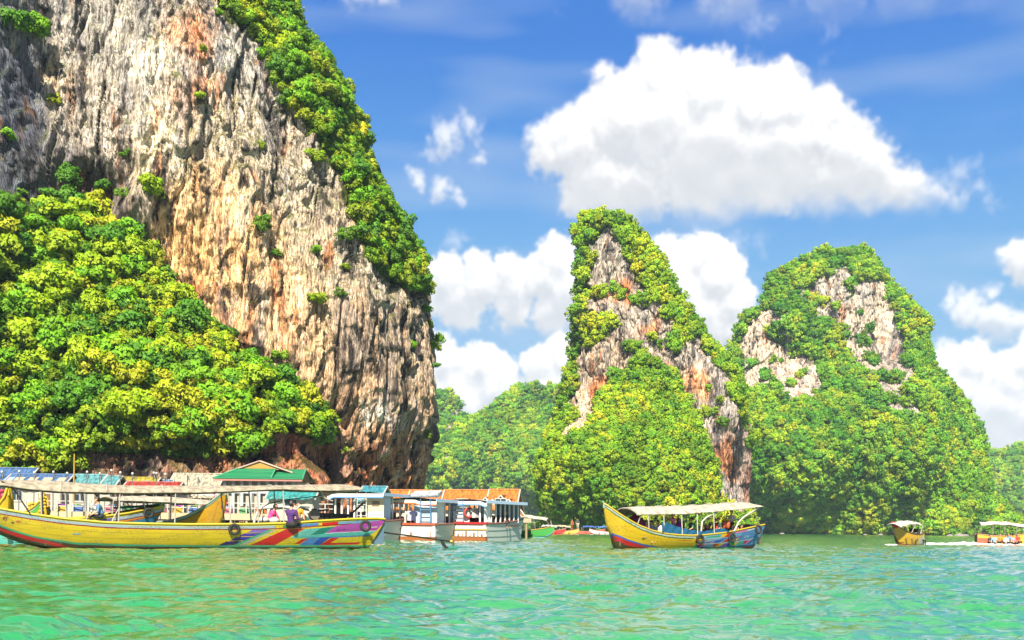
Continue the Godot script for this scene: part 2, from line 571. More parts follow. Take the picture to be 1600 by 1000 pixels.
func forest(called: String, label: String, where: Array, r0: float, r1: float, palette: Array, mesh: ArrayMesh) -> void:
	var mm := MultiMesh.new()
	mm.transform_format = MultiMesh.TRANSFORM_3D
	mm.use_colors = true
	mm.mesh = mesh
	mm.instance_count = where.size()
	for i in where.size():
		var s: Array = where[i]
		var r := lerpf(r0, r1, pow(rng.randf(), 1.5))
		var b := Basis(Vector3.UP, rng.randf() * TAU).scaled(Vector3(r, r * rng.randf_range(0.75, 1.1), r))
		b = Basis(Vector3.RIGHT, rng.randfn() * 0.2) * b
		var p: Vector3 = s[0]
		var nr: Vector3 = s[1]
		mm.set_instance_transform(i, Transform3D(b, p + nr * r * 0.25 + Vector3.UP * r * 0.3))
		var c: Color = palette[rng.randi() % palette.size()]
		var big := n_lo.get_noise_3d(p.x * 0.05, p.y * 0.05, p.z * 0.05)
		c = c * (1.0 + big * 0.5 + rng.randfn() * 0.12)
		c.r *= 1.0 + big * 0.5
		mm.set_instance_color(i, c.clamp(Color(0, 0, 0, 1), Color(1, 1, 1, 1)))
	var o := MultiMeshInstance3D.new()
	o.multimesh = mm
	o.material_override = M.leaf
	o.name = numbered(called)
	add_child(o)
	tag(o, label, "forest", "", "stuff")
# ---------------------------------------------------------------- sea
func sea_height(x: float, z: float) -> float:
	var d := Vector2(x, z).length()
	var calm := clampf(60.0 / maxf(d, 1.0), 0.6, 1.0)
	var wx := n_lo.get_noise_2d(x * 0.1, z * 0.12) * 1.5
	var a := n_lo.get_noise_2d(x * 0.16 + z * 0.05 + wx, z * 0.34 + wx)
	var b := 1.0 - absf(n_lo.get_noise_2d(x * 0.42 - z * 0.1 + 55.0 + wx, z * 0.85)) * 2.4
	var c := 1.0 - absf(n_lo.get_noise_2d(x * 1.1 + z * 0.25, z * 2.1 + 91.0 + wx)) * 2.2
	var e := n_mid.get_noise_2d(x * 3.4 - z * 0.6, z * 5.2 + 21.0)
	return (a * 0.13 + b * 0.055 + c * 0.022 + e * 0.008) * calm - 0.05

func make_sea() -> void:
	var rows := [4.0]
	while rows[-1] < 420.0:
		rows.append(rows[-1] + clampf(rows[-1] * 0.0052, 0.03, 3.0))
	var cols := 620
	var pos := PackedVector3Array()
	var nrm := PackedVector3Array()
	var idx := PackedInt32Array()
	for j in rows.size():
		var z: float = rows[j]
		var half := z * 0.56 + 3.0
		for i in cols:
			var x := (i * 2.0 / (cols - 1) - 1.0) * half
			pos.append(Vector3(x, sea_height(x, z), -z))
	for j in rows.size():
		for i in cols:
			var du := pos[j * cols + mini(i + 1, cols - 1)] - pos[j * cols + maxi(i - 1, 0)]
			var dv := pos[mini(j + 1, rows.size() - 1) * cols + i] - pos[maxi(j - 1, 0) * cols + i]
			nrm.append(du.cross(dv).normalized())
	for j in rows.size() - 1:
		for i in cols - 1:
			var a := j * cols + i
			idx.append_array([a, a + cols, a + cols + 1, a, a + cols + 1, a + 1])
	var arr := []
	arr.resize(Mesh.ARRAY_MAX)
	arr[Mesh.ARRAY_VERTEX] = pos
	arr[Mesh.ARRAY_NORMAL] = nrm
	arr[Mesh.ARRAY_INDEX] = idx
	var mesh := ArrayMesh.new()
	mesh.add_surface_from_arrays(Mesh.PRIMITIVE_TRIANGLES, arr)
	var m := mat(L(0.014, 0.145, 0.036), 0.05)
	m.clearcoat_enabled = true
	m.clearcoat = 1.0
	m.clearcoat_roughness = 0.12
	m.metallic_specular = 0.72
	m.uv1_triplanar = true
	m.uv1_world_triplanar = true
	m.uv1_scale = Vector3(0.13, 0.13, 0.3)
	m.heightmap_enabled = true
	var hn := noise(FastNoiseLite.TYPE_SIMPLEX_SMOOTH, 0.02, 12, 5)
	m.heightmap_texture = noise_tex(hn, 1024, 0.0, 1.0)
	m.heightmap_scale = 5.0
	M.sea = m
	tag(obj("sea", mesh, m), "green choppy sea water across the foreground of the bay", "", "", "structure")
	var s := st()                                     # the bay beyond, level and out to the horizon, a little lower so that the two never touch
	for r in [[-4000.0, -239.0, -4000.0, 600.0], [239.0, 4000.0, -4000.0, 600.0], [-239.0, 239.0, -4000.0, -421.0], [-239.0, 239.0, 4.0, 600.0]]:
		quad(s, Vector3(r[0], -0.12, r[2]), Vector3(r[1], -0.12, r[2]), Vector3(r[1], -0.12, r[3]), Vector3(r[0], -0.12, r[3]))
	for k in 2:                                       # the wedges beside the chopped part
		var x := -1.0 if k == 0 else 1.0
		var a := Vector3(x * 5.2, -0.12, 4.0)
		tri(s, a, Vector3(x * 239.0, -0.12, 4.0), Vector3(x * 239.0, -0.12, -421.0))
	tag(obj("sea_far", done(s), m), "open sea water reaching out to the horizon", "", "", "structure")
# ---------------------------------------------------------------- the bay
var tree_count := 0
var tree_list := {}

func settle_labels() -> void:                         # trees that would share a label are told apart by their order across the view
	for k: String in tree_list:
		var l: Array = tree_list[k]
		l.sort_custom(func(a: Node3D, b: Node3D) -> bool: return pix(a.position).x < pix(b.position).x)
		for i in l.size():
			var way := ""
			if l.size() == 2:
				way = ["left one", "right one"][i]
			elif l.size() == 3:
				way = ["leftmost", "middle one", "rightmost"][i]
			elif l.size() > 3:
				way = ["leftmost", "second from left", "third from left", "fourth from left", "fifth from left", "sixth from left", "seventh from left", "eighth from left", "ninth from left"][mini(i, 8)] if i < l.size() - 1 else "rightmost"
			if way:
				l[i].set_meta("label", k + ", " + way)

func make_tree(p: Vector3, nr: Vector3, r: float, label: String, group: String, tone: int) -> void:
	var t := thing("tree", label, "tree", p - nr * 0.5, rng.randf() * TAU, group)
	var k := rng.randi() % crowns.size()
	var c := obj("crown", crowns[k], tones[tone], t)
	var out := t.basis.inverse() * nr
	c.position = out * (0.5 + r * 0.3) + Vector3.UP * r * 0.42
	c.scale = Vector3(r, r * rng.randf_range(0.78, 1.05), r)
	c.rotation = Vector3(rng.randfn() * 0.15, rng.randf() * TAU, rng.randfn() * 0.15)
	var tr := obj("trunk", M.trunk_mesh, M.bark, t)
	var along: Vector3 = c.position + Vector3.UP * r * 0.2
	var y := along.normalized()
	var x := y.cross(Vector3(0.3, 0.1, 1)).normalized()
	tr.basis = Basis(x, y, x.cross(y)).scaled_local(Vector3(r * 0.5, along.length(), r * 0.5))
	tree_count += 1
	if not tree_list.has(label):
		tree_list[label] = []
	tree_list[label].append(t)

func zone(q: Vector2, names: Array) -> String:        # the nearest of the named places, x, y, phrase
	var best := 1e9
	var out := ""
	for a: Array in names:
		var dd := Vector2(a[0], a[1]).distance_to(q)
		if dd < best:
			best = dd
			out = a[2]
	return out

const TONE_WORDS := ["bright green", "yellow green", "deep green", "olive green", "golden"]

func left_cliff() -> void:
	var d := 172.0
	var edge := [-100, -300, 250, -280, 380, -180, 440, -60, 452, 0, 466, 40, 494, 85, 536, 130, 560, 165, 585, 225, 600, 275, 620, 320, 644, 370, 662, 410, 668, 455, 684, 520, 687, 600, 686, 650, 674, 690, 664, 730, 652, 765, 648, 830]
	var slope_top := [-400, 240, -100, 290, 0, 318, 60, 330, 150, 345, 200, 380, 250, 440, 300, 500, 380, 570, 440, 610, 500, 655, 530, 690]
	var relief := func(p: Vector3, q: Vector2, s: float) -> float:
		var k := flutes(p, 1.0)
		if s > 0.0:
			var yt := curve(slope_top, q.x)
			var t := clampf((q.y - yt) / maxf(60.0, 715.0 - yt), 0.0, 1.3)
			var bulge := 20.0 * pow(t, 0.8) * smoothstep(535.0, 430.0, q.x)
			bulge -= 3.5 * smoothstep(690.0, 722.0, q.y) * smoothstep(90.0, 150.0, q.x) * smoothstep(535.0, 480.0, q.x)
			k += bulge * smoothstep(0.1, 0.5, s)
			k += 9.0 * smoothstep(84.0, 10.0, q.x + 8.0 * n_lo.get_noise_2d(p.y * 0.04, 3.0))
			k += 6.0 * smoothstep(-60.0, -190.0, q.x)
			k -= 3.5 * smoothstep(1.0, 0.35, Vector2((q.x - 135.0) / 75.0, (q.y - 300.0) / 62.0).length())
			k += 4.0 * smoothstep(1.0, 0.0, Vector2((q.x - 215.0) / 60.0, (q.y - 330.0) / 60.0).length())
			k -= 4.0 * smoothstep(1.0, 0.4, Vector2((q.x - 480.0) / 70.0, (q.y - 720.0) / 45.0).length())
			k += 2.5 * smoothstep(208.0, 226.0, q.x + q.y * 0.02) * smoothstep(330.0, 250.0, q.x) * smoothstep(350.0, 260.0, q.y)
		return k
	var anchors := [[24, 140, 74, 84, 90, 108], [24, 320, 64, 78, 84, 96], [140, 60, 60, 158, 154, 152], [150, 190, 60, 168, 160, 154], [100, 120, 40, 176, 158, 140], [118, 285, 56, 104, 98, 100], [232, 90, 24, 226, 218, 206], [240, 200, 26, 228, 214, 196], [255, 250, 40, 222, 204, 178],  # the dark bluish spots at the left margin paint shade onto the rock
		[310, 60, 22, 206, 138, 104], [318, 140, 22, 204, 150, 120], [370, 90, 40, 160, 156, 156], [420, 150, 50, 158, 154, 152], [370, 190, 40, 176, 164, 150], [470, 240, 50, 168, 158, 146], [300, 310, 45, 214, 178, 138], [290, 400, 45, 216, 170, 122], [350, 400, 45, 220, 176, 130], [350, 500, 50, 212, 172, 134], [430, 470, 55, 206, 176, 144], [280, 460, 24, 190, 130, 90],
		[520, 380, 60, 170, 156, 140], [600, 420, 45, 168, 158, 146], [480, 560, 50, 196, 166, 134], [560, 560, 50, 178, 152, 128], [640, 540, 50, 160, 144, 128], [600, 640, 26, 206, 200, 192], [550, 650, 40, 170, 138, 112], [660, 620, 40, 158, 136, 116], [470, 720, 34, 164, 104, 82], [540, 730, 36, 174, 112, 84], [600, 745, 34, 168, 122, 96], [640, 740, 26, 162, 116, 92], [440, 690, 30, 140, 104, 90], [250, 720, 60, 150, 112, 94], [380, 720, 30, 160, 110, 84]]
	var slope := poly([-300, 250, 0, 318, 60, 326, 150, 345, 215, 372, 258, 440, 300, 498, 380, 566, 440, 606, 500, 652, 528, 680, 500, 690, 440, 672, 400, 700, 378, 722, 330, 700, 250, 708, 180, 712, 128, 706, 118, 750, -300, 760])
	var ridge := poly([330, -10, 378, 40, 424, 84, 440, 150, 480, 196, 516, 246, 552, 312, 566, 376, 590, 434, 640, 456, 668, 470, 760, 470, 740, 200, 560, -60, 480, -200, 300, -300, 250, -100])
	var paint := func(p: Vector3, q: Vector2, nr: Vector3) -> Color:
		if q.x < -260.0 or q.y < -130.0 or nr.z < -0.5:      # far outside the view: plain grey rock
			return S(140, 136, 130)
		var w := q + Vector2(n_mid.get_noise_2d(p.x * 0.2, p.y * 0.08), n_mid.get_noise_2d(p.x * 0.2 + 60.0, p.y * 0.1)) * 34.0
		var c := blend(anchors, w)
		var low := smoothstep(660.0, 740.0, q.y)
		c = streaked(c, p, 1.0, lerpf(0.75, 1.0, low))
		var green := 1.0 if inside(q, slope) or inside(w, ridge) else smoothstep(0.35, 0.9, nr.y + n_mid.get_noise_3d(p.x * 0.3, p.y * 0.3, p.z * 0.3) * 0.3) * 0.7
		return c.lerp(S(52, 66, 22), green * 0.85)
	M.rock = rock_material(21, 1.0)
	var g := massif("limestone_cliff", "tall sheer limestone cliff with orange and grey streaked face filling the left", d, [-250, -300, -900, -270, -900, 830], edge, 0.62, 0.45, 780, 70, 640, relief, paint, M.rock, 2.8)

	# the trees on it, each one a thing
	var slope_zones := [[10, 360, "at the left margin under shaded rock"], [150, 370, "high on the jungle slope under the rock hollow"], [230, 420, "high beside the orange rock"], [60, 450, "on the upper left of the jungle slope"], [170, 480, "in the upper middle of the jungle slope"], [290, 520, "against the foot of the orange rock face"], [20, 560, "at the left margin halfway up the slope"],
		[120, 570, "left of the middle of the jungle slope"], [220, 580, "in the middle of the jungle slope"], [330, 590, "on the right part of the slope"], [430, 630, "on the slope's right tail"], [510, 670, "at the right tip of the jungle slope"], [40, 690, "low behind the blue roofs"], [160, 670, "low over the dark rock overhang"], [280, 670, "low above the white roof"], [380, 680, "low above the green roofed hall"]]
	var ridge_zones := [[380, 10, "on the cliff edge at the top"], [440, 60, "on the upper ridge against the blue sky"], [470, 140, "on the inner ridge edge above grey rock"], [530, 150, "on the upper ridge shoulder against the sky"], [540, 240, "on the middle of the cliff ridge"], [590, 260, "on the middle ridge shoulder by the sky"], [590, 350, "on the lower ridge above the streaked rock"], [640, 380, "on the lower ridge against the clouds"], [640, 440, "at the ridge foliage's bottom end"]]
	rng.seed = 5
	var sp := spots(g, 176, 2.3, func(q: Vector2, _p: Vector3, _n: Vector3) -> bool: return inside(q, slope) and q.x > -60.0)
	for s: Array in sp:
		var q: Vector2 = s[2]
		var r := rng.randf_range(1.6, 3.1)
		var hue := n_lo.get_noise_2d(q.x * 0.3, q.y * 0.3) + rng.randfn() * 0.25 + (q.y - 520.0) * 0.001
		var tone := 0 if hue < 0.02 else 1
		if hue < -0.3:
			tone = 2
		if hue > 0.5:
			tone = 4
		if q.y < 430.0 and rng.randf() < 0.35:
			tone = 4 if rng.randf() < 0.5 else 1
		make_tree(s[0], s[1], r, "%s %s tree %s" % ["large" if r > 2.4 else "smaller", TONE_WORDS[tone], zone(q, slope_zones)], "trees on the jungle slope under the cliff", tone)
	var rp := spots(g, 104, 2.1, func(q: Vector2, _p: Vector3, _n: Vector3) -> bool: return inside(q, ridge) and q.y > -30.0)
	for s: Array in rp:
		var q: Vector2 = s[2]
		var r := rng.randf_range(1.4, 2.5)
		var tone: int = [0, 2, 2, 3, 0, 2, 0][rng.randi() % 7]
		make_tree(s[0], s[1], r, "%s %s tree %s" % ["large" if r > 2.0 else "smaller", TONE_WORDS[tone], zone(q, ridge_zones)], "trees along the cliff ridge", tone)
	# single bushes that hang on the bare face
	for b: Array in [[50, 60, 2.6, 0, "on the ledge at the upper left of the grey rock"], [14, 215, 1.2, 0, "low on the shaded rock at the left margin"], [18, 40, 2.2, 2, "in the top left corner of the rock"], [232, 306, 2.3, 1, "on the knob of rock over the slope"], [488, 474, 1.6, 1, "in the black streak in the middle of the cliff"], [492, 398, 1.0, 0, "in the dark cleft above the middle of the cliff"], [655, 492, 1.6, 0, "under the ridge foliage at the cliff's right edge"], [640, 545, 1.0, 0, "on the pale rock near the right edge"],
		[684, 535, 1.4, 0, "at the sky edge of the cliff, upper of two"], [686, 575, 1.0, 2, "at the sky edge of the cliff, lower of two"], [395, 50, 1.6, 0, "under the ridge on the upper face"], [408, 95, 1.2, 0, "jutting from grey rock under the ridge"], [537, 708, 0.9, 1, "low on the red rock right of the green roof"], [310, 155, 0.9, 1, "beside the orange stain high on the face"], [575, 384, 1.6, 0, "under the lower ridge edge"], [100, 285, 2.0, 2, "in the shaded hollow under the overhang"], [75, 320, 1.8, 2, "at the left of the shaded hollow"], [165, 300, 1.4, 2, "at the right of the shaded hollow"]]:
		var best := 0
		var bd := 1e9
		for at in g.q.size():
			if at % int(g.n) < int(g.front):
				var dd: float = (g.q[at] - Vector2(b[0], b[1])).length_squared()
				if dd < bd:
					bd = dd
					best = at
		make_tree(g.pos[best], g.nrm[best], b[2], "%s bush %s" % [TONE_WORDS[b[3]], b[4]], "bushes on the cliff face", b[3])
	for b: Array in [[243, 545, 5.0, "tall pale bare branch above the slope's upper right"], [333, 556, 4.2, "pale bare branch arching near the orange rock"], [352, 600, 3.6, "spread of pale bare twigs on the slope's right part"], [158, 668, 3.4, "pale slanting dead trunk low on the slope"], [105, 620, 2.6, "thin pale bare branch left on the slope"]]:
		var p := P(b[0], b[1] + 10, 149.0 + (700.0 - b[1]) * 0.05)
		var t := thing("bare_tree", b[3], "tree", p, rng.randf() * TAU, "")
		var s := st()
		var hgt: float = b[2]
		tube(s, [Vector3(0, -1.5, 0), Vector3(0.2, hgt * 0.35, 0.1), Vector3(0.1, hgt * 0.7, -0.1), Vector3(0.5, hgt, 0.1)], [0.13, 0.1, 0.07, 0.03], 6)
		obj("trunk", done(s), M.dead, t)
		for k in 6:
			var w := TAU * k / 6.0 + rng.randf()
			var y := hgt * rng.randf_range(0.3, 0.85)
			s = st()
			tube(s, [Vector3(0.15, y, 0), Vector3(0.15 + cos(w) * hgt * 0.15, y + hgt * 0.1, sin(w) * hgt * 0.15), Vector3(0.15 + cos(w) * hgt * 0.32, y + hgt * 0.14, sin(w) * hgt * 0.3)], [0.06, 0.045, 0.02], 5)
			obj("branch", done(s), M.dead, t)
	# what fills the gaps between the trees
	rng.seed = 9
	var fill := spots(g, 3400, 1.1, func(q: Vector2, _p: Vector3, _n: Vector3) -> bool: return (inside(q, slope) or inside(q, ridge)) and rng.randf() < 0.6)
	fill += spots(g, 60, 2.0, func(q: Vector2, _p: Vector3, nr: Vector3) -> bool: return q.y > -20.0 and q.x > 0.0 and q.y < 740.0 and nr.y > 0.45)
	forest("undergrowth", "green undergrowth filling the gaps between trees on the left cliff", fill, 0.8, 2.1, [Color(0.122, 0.273, 0.012), Color(0.195, 0.322, 0.012), Color(0.086, 0.198, 0.014), Color(0.244, 0.310, 0.012)], crowns[2])

func karst(called: String, label: String, forest_label: String, d: float, left: Array, right: Array, flat: float, deep: float, res: Array, bare: Array, notbare: Array, anchors: Array, bulges: Array, fk: float, trees: int, apart: float, r0: float, r1: float, palette: Array, mesh: ArrayMesh, m: Material, inset: float) -> void:
	var rocks := bare.map(func(a: Array) -> PackedVector2Array: return poly(a))
	var over := notbare.map(func(a: Array) -> PackedVector2Array: return poly(a))
	var relief := func(p: Vector3, q: Vector2, s: float) -> float:
		var k := flutes(p, fk)
		if s > 0.0:
			for b: Array in bulges:
				k += float(b[4]) * smoothstep(0.15, 0.75, s) * smoothstep(1.0, 0.1, Vector2((q.x - b[0]) / b[2], (q.y - b[1]) / b[3]).length())
		return k
	var is_rock := func(q: Vector2, p: Vector3) -> bool:
		var w := q + Vector2(n_mid.get_noise_3d(p.x * 0.12, p.y * 0.12, p.z * 0.12), n_mid.get_noise_3d(p.x * 0.12, p.y * 0.12, p.z * 0.12 + 80.0)) * 14.0
		for r: PackedVector2Array in over:
			if inside(w, r):
				return false
		for r: PackedVector2Array in rocks:
			if inside(w, r):
				return true
		return false
	var by_rock := func(q: Vector2, p: Vector3) -> bool:      # on bare rock or so close that a crown would hang over it
		var near := 0
		for o: Vector2 in [Vector2(9, 0), Vector2(-9, 0), Vector2(0, 9), Vector2(0, -9)]:
			if is_rock.call(q + o, p):
				near += 1
		return near > 1 or is_rock.call(q, p)
	var paint := func(p: Vector3, q: Vector2, _nr: Vector3) -> Color:
		var c := streaked(blend(anchors, q + Vector2(n_mid.get_noise_2d(p.x * 0.1, p.y * 0.05), n_mid.get_noise_2d(p.x * 0.1 + 60.0, p.y * 0.06)) * 26.0), p, fk, 0.6)
		return c if is_rock.call(q, p) else c.lerp(S(50, 68, 24), 0.85)
	var g := massif(called, label, d, left, right, flat, deep, res[0], res[1], res[2], relief, paint, m, inset)
	rng.seed = int(d)
	var sp := spots(g, trees, apart, func(q: Vector2, p: Vector3, nr: Vector3) -> bool: return p.y > 0.5 and (not by_rock.call(q, p) or n_mid.get_noise_3d(p.x * 0.09, p.y * 0.09, p.z * 0.09) + n_cell2.get_noise_3d(p.x * 0.3, p.y * 0.3, p.z * 0.3) * 0.2 > 0.58 - 0.15 * nr.y))
	print(called, " trees ", sp.size())
	forest(called.replace("limestone_", "").replace("jungle_", "") + "_forest", forest_label, sp, r0, r1, palette, mesh)

func set_noise() -> void:
	n_lo = noise(FastNoiseLite.TYPE_SIMPLEX_SMOOTH, 1.0, 1, 2)
	n_mid = noise(FastNoiseLite.TYPE_SIMPLEX_SMOOTH, 1.0, 2, 3)
	n_cell = noise(FastNoiseLite.TYPE_CELLULAR, 1.0, 3)
	n_cell.cellular_return_type = FastNoiseLite.RETURN_DISTANCE
	n_cell2 = noise(FastNoiseLite.TYPE_CELLULAR, 1.0, 4)
	n_cell2.cellular_return_type = FastNoiseLite.RETURN_CELL_VALUE
	n_crack = noise(FastNoiseLite.TYPE_CELLULAR, 1.0, 9)
	n_crack.cellular_return_type = FastNoiseLite.RETURN_DISTANCE2_SUB
	n_val = noise(FastNoiseLite.TYPE_CELLULAR, 1.0, 6)
	n_val.cellular_return_type = FastNoiseLite.RETURN_CELL_VALUE

func land() -> void:
	M.leaf = leaf_material(Color(1, 1, 1))
	for k in 6:
		crowns.append(crown(100 + k, [20, 24, 17, 22, 19, 26][k], 92, 0.098, [0.75, 0.6, 0.85, 0.7, 0.95, 0.65][k]))
	for c in [Color(0.152, 0.353, 0.014), Color(0.263, 0.391, 0.014), Color(0.074, 0.205, 0.017), Color(0.195, 0.273, 0.017), Color(0.330, 0.372, 0.017)]:
		tones.append(leaf_material(c))
	M.dead = mat(L(0.30, 0.25, 0.19), 0.9)
	M.bark = mat(L(0.24, 0.19, 0.14), 0.9)
	var s := st()
	tube(s, [Vector3.ZERO, Vector3(0.1, 0.35, 0.05), Vector3(0.0, 0.7, -0.05), Vector3(0.03, 1.0, 0)], [0.14, 0.1, 0.07, 0.03], 6)
	for k in 3:
		var w := TAU * k / 3.0
		tube(s, [Vector3(0.06, 0.5 + k * 0.1, 0), Vector3(cos(w) * 0.35, 0.75 + k * 0.08, sin(w) * 0.35), Vector3(cos(w) * 0.8, 0.95 + k * 0.06, sin(w) * 0.8)], [0.06, 0.045, 0.02], 5)
	M.trunk_mesh = done(s)
	left_cliff()
	settle_labels()
	var small := crown(300, 17, 55, 0.135, 0.8)
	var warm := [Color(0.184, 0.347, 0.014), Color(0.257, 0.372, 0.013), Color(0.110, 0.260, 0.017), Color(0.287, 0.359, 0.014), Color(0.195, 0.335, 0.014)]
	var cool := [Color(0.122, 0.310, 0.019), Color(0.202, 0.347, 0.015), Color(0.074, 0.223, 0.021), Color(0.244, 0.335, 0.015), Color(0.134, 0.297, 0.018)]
	var rock2 := rock_material(61, 0.7)
	karst("limestone_pinnacle", "pointed limestone pinnacle with orange stained face in the middle of the bay", "dense sunlit forest on the pointed pinnacle in the middle", 330.0,
		[932, 334, 912, 342, 904, 360, 902, 400, 898, 440, 896, 475, 882, 500, 881, 540, 870, 580, 862, 620, 859, 670, 848, 720, 838, 770, 830, 832],
		[936, 334, 958, 340, 982, 360, 1004, 388, 1016, 405, 1044, 440, 1068, 468, 1084, 490, 1104, 515, 1130, 545, 1150, 580, 1168, 620, 1179, 660, 1183, 700, 1182, 740, 1180, 785, 1182, 832],
		0.75, 0.6, [520, 70, 420],
		[[906, 430, 912, 400, 930, 372, 950, 352, 966, 362, 972, 404, 1000, 440, 1026, 476, 1066, 506, 1096, 540, 1134, 588, 1152, 640, 1182, 650, 1192, 810, 1140, 800, 1112, 750, 1104, 690, 1085, 640, 1062, 606, 1030, 560, 1000, 556, 960, 592, 936, 630, 908, 676, 880, 716, 872, 690, 896, 622, 902, 560, 904, 500], [848, 700, 860, 696, 866, 752, 852, 758]],
		[[898, 360, 926, 400, 920, 440, 900, 460, 890, 420], [894, 480, 925, 486, 950, 500, 955, 526, 925, 536, 900, 534, 888, 500], [1010, 405, 1060, 466, 1044, 478, 1015, 460], [1058, 510, 1076, 512, 1066, 552, 1054, 556], [1040, 580, 1052, 600, 1010, 575, 1020, 562]],
		[[960, 400, 40, 156, 150, 144], [972, 458, 16, 208, 120, 76], [930, 560, 30, 176, 160, 144], [990, 480, 40, 154, 146, 140], [945, 612, 18, 206, 128, 84], [910, 640, 24, 200, 180, 158], [1040, 540, 40, 160, 150, 142], [1010, 520, 16, 200, 140, 104], [1100, 560, 30, 152, 146, 142], [1085, 600, 16, 200, 144, 108], [1120, 640, 30, 150, 144, 142], [1125, 720, 20, 190, 122, 86], [1165, 720, 30, 144, 128, 122], [1110, 760, 20, 140, 140, 144]],
		[[985, 760, 150, 190, 30.0], [940, 640, 60, 90, -4.0], [1165, 740, 26, 120, -9.0], [1120, 620, 34, 120, 5.0]], 1.15, 7500, 1.7, 1.0, 2.6, warm, small, rock2, 3.2)
	karst("limestone_dome", "broad rounded limestone hill with grey cliff patches right of the pinnacle", "dense green forest covering the rounded hill on the right", 520.0,
		[1318, 391, 1290, 394, 1256, 410, 1220, 424, 1192, 440, 1177, 460, 1173, 484, 1152, 505, 1140, 530, 1128, 570, 1090, 640, 1060, 740, 1050, 840],
		[1352, 391, 1372, 402, 1388, 424, 1402, 455, 1420, 490, 1436, 530, 1452, 570, 1480, 602, 1502, 634, 1518, 664, 1532, 704, 1542, 744, 1552, 780, 1572, 808, 1590, 838],
		0.8, 0.6, [520, 70, 380],
		[[1160, 520, 1180, 484, 1232, 492, 1240, 548, 1270, 562, 1296, 626, 1245, 634, 1210, 622, 1155, 596], [1246, 462, 1284, 430, 1296, 402, 1332, 420, 1326, 470, 1322, 512, 1274, 504], [1312, 505, 1330, 466, 1352, 432, 1384, 444, 1402, 490, 1416, 540, 1430, 590, 1440, 660, 1404, 656, 1368, 604, 1338, 566, 1314, 536], [1168, 470, 1194, 446, 1206, 470, 1176, 490]],
		[[1200, 512, 1222, 506, 1226, 540, 1208, 540]],
		[[1190, 560, 40, 196, 180, 164], [1250, 590, 30, 188, 176, 166], [1290, 470, 40, 164, 158, 152], [1350, 520, 40, 182, 170, 156], [1400, 590, 30, 160, 152, 146]],
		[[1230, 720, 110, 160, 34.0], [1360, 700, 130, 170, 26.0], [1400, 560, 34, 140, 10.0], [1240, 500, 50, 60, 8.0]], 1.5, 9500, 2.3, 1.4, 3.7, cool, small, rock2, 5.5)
	karst("jungle_hill", "distant rounded jungle hill between the cliff and the pinnacle", "far green forest on the hill between the cliff and the pinnacle", 800.0,
		[818, 604, 800, 613, 776, 634, 756, 650, 742, 660, 728, 654, 700, 662, 660, 680, 600, 700, 560, 840], [828, 604, 852, 606, 866, 614, 892, 650, 940, 700, 980, 760, 1000, 840],
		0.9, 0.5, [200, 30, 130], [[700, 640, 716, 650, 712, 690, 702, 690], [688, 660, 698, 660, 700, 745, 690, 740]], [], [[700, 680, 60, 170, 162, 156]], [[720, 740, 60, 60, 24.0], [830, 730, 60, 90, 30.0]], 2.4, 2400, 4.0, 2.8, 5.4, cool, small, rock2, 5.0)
	karst("jungle_hill", "small distant wooded hump peeping past the cliff's right edge", "far forest on the hump beside the cliff edge", 950.0,
		[678, 610, 660, 625, 640, 660, 620, 840], [694, 612, 706, 620, 716, 632, 722, 660, 740, 740, 760, 840], 0.9, 0.6, [100, 20, 90], [[700, 640, 718, 640, 718, 680, 700, 680]], [], [[700, 680, 60, 150, 148, 146]], [], 2.4, 600, 4.0, 3.0, 5.5, cool, small, rock2, 5.0)
	karst("jungle_hill", "hazy distant wooded hill at the right margin", "far bluish forest on the hill at the right margin", 1000.0,
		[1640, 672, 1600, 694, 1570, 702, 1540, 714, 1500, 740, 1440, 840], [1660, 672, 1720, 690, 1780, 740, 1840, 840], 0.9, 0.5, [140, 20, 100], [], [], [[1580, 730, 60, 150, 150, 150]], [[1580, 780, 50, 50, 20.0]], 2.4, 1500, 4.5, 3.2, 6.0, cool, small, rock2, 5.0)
# ---------------------------------------------------------------- boats
const K := 0.30
func H(r: float, g: float, b: float, k := K) -> Color:     # a paint as it looks in the bay's hard light, taken back to its base colour
	var c := S(r, g, b).srgb_to_linear()
	return Color(c.r * k, c.g * k, c.b * k).linear_to_srgb()

func paint(r: float, g: float, b: float, rough := 0.55, k := K) -> StandardMaterial3D:
	var key := "p%d_%d_%d_%d_%d" % [r, g, b, rough * 100, k * 100]
	if not M.has(key):
		M[key] = mat(H(r, g, b, k), rough)
	return M[key]

func on_plane(px: float, py: float, a: Vector3, t: Vector3) -> Vector2:
	var r := P(px, py, 1.0) - Vector3(0, EYE, 0)
	var s := -(a.x + a.z * r.x) / (t.x + t.z * r.x)
	return Vector2(s, EYE + r.y * -(a.z + s * t.z))

# a place on a boat: a is on the water under its near side at the left end, t runs along it to the right
func berth(x0: float, d0: float, x1: float, d1: float) -> Dictionary:
	var a := P(x0, 825.0, d0)
	var b := P(x1, 825.0, d1)
	a.y = 0.0
	b.y = 0.0
	var t := (b - a).normalized()
	return {"a": a, "t": t, "turn": -atan2(t.z, t.x)}

func local(f: Dictionary, px: float, py: float, z := 0.0) -> Vector3:
	var q := on_plane(px, py, f.a + f.t.cross(Vector3.UP) * z, f.t)
	return Vector3(q.x, q.y, z)

func world_of(f: Dictionary, p: Vector3) -> Vector3:
	return f.a + f.t * p.x + Vector3.UP * p.y + f.t.cross(Vector3.UP) * p.z

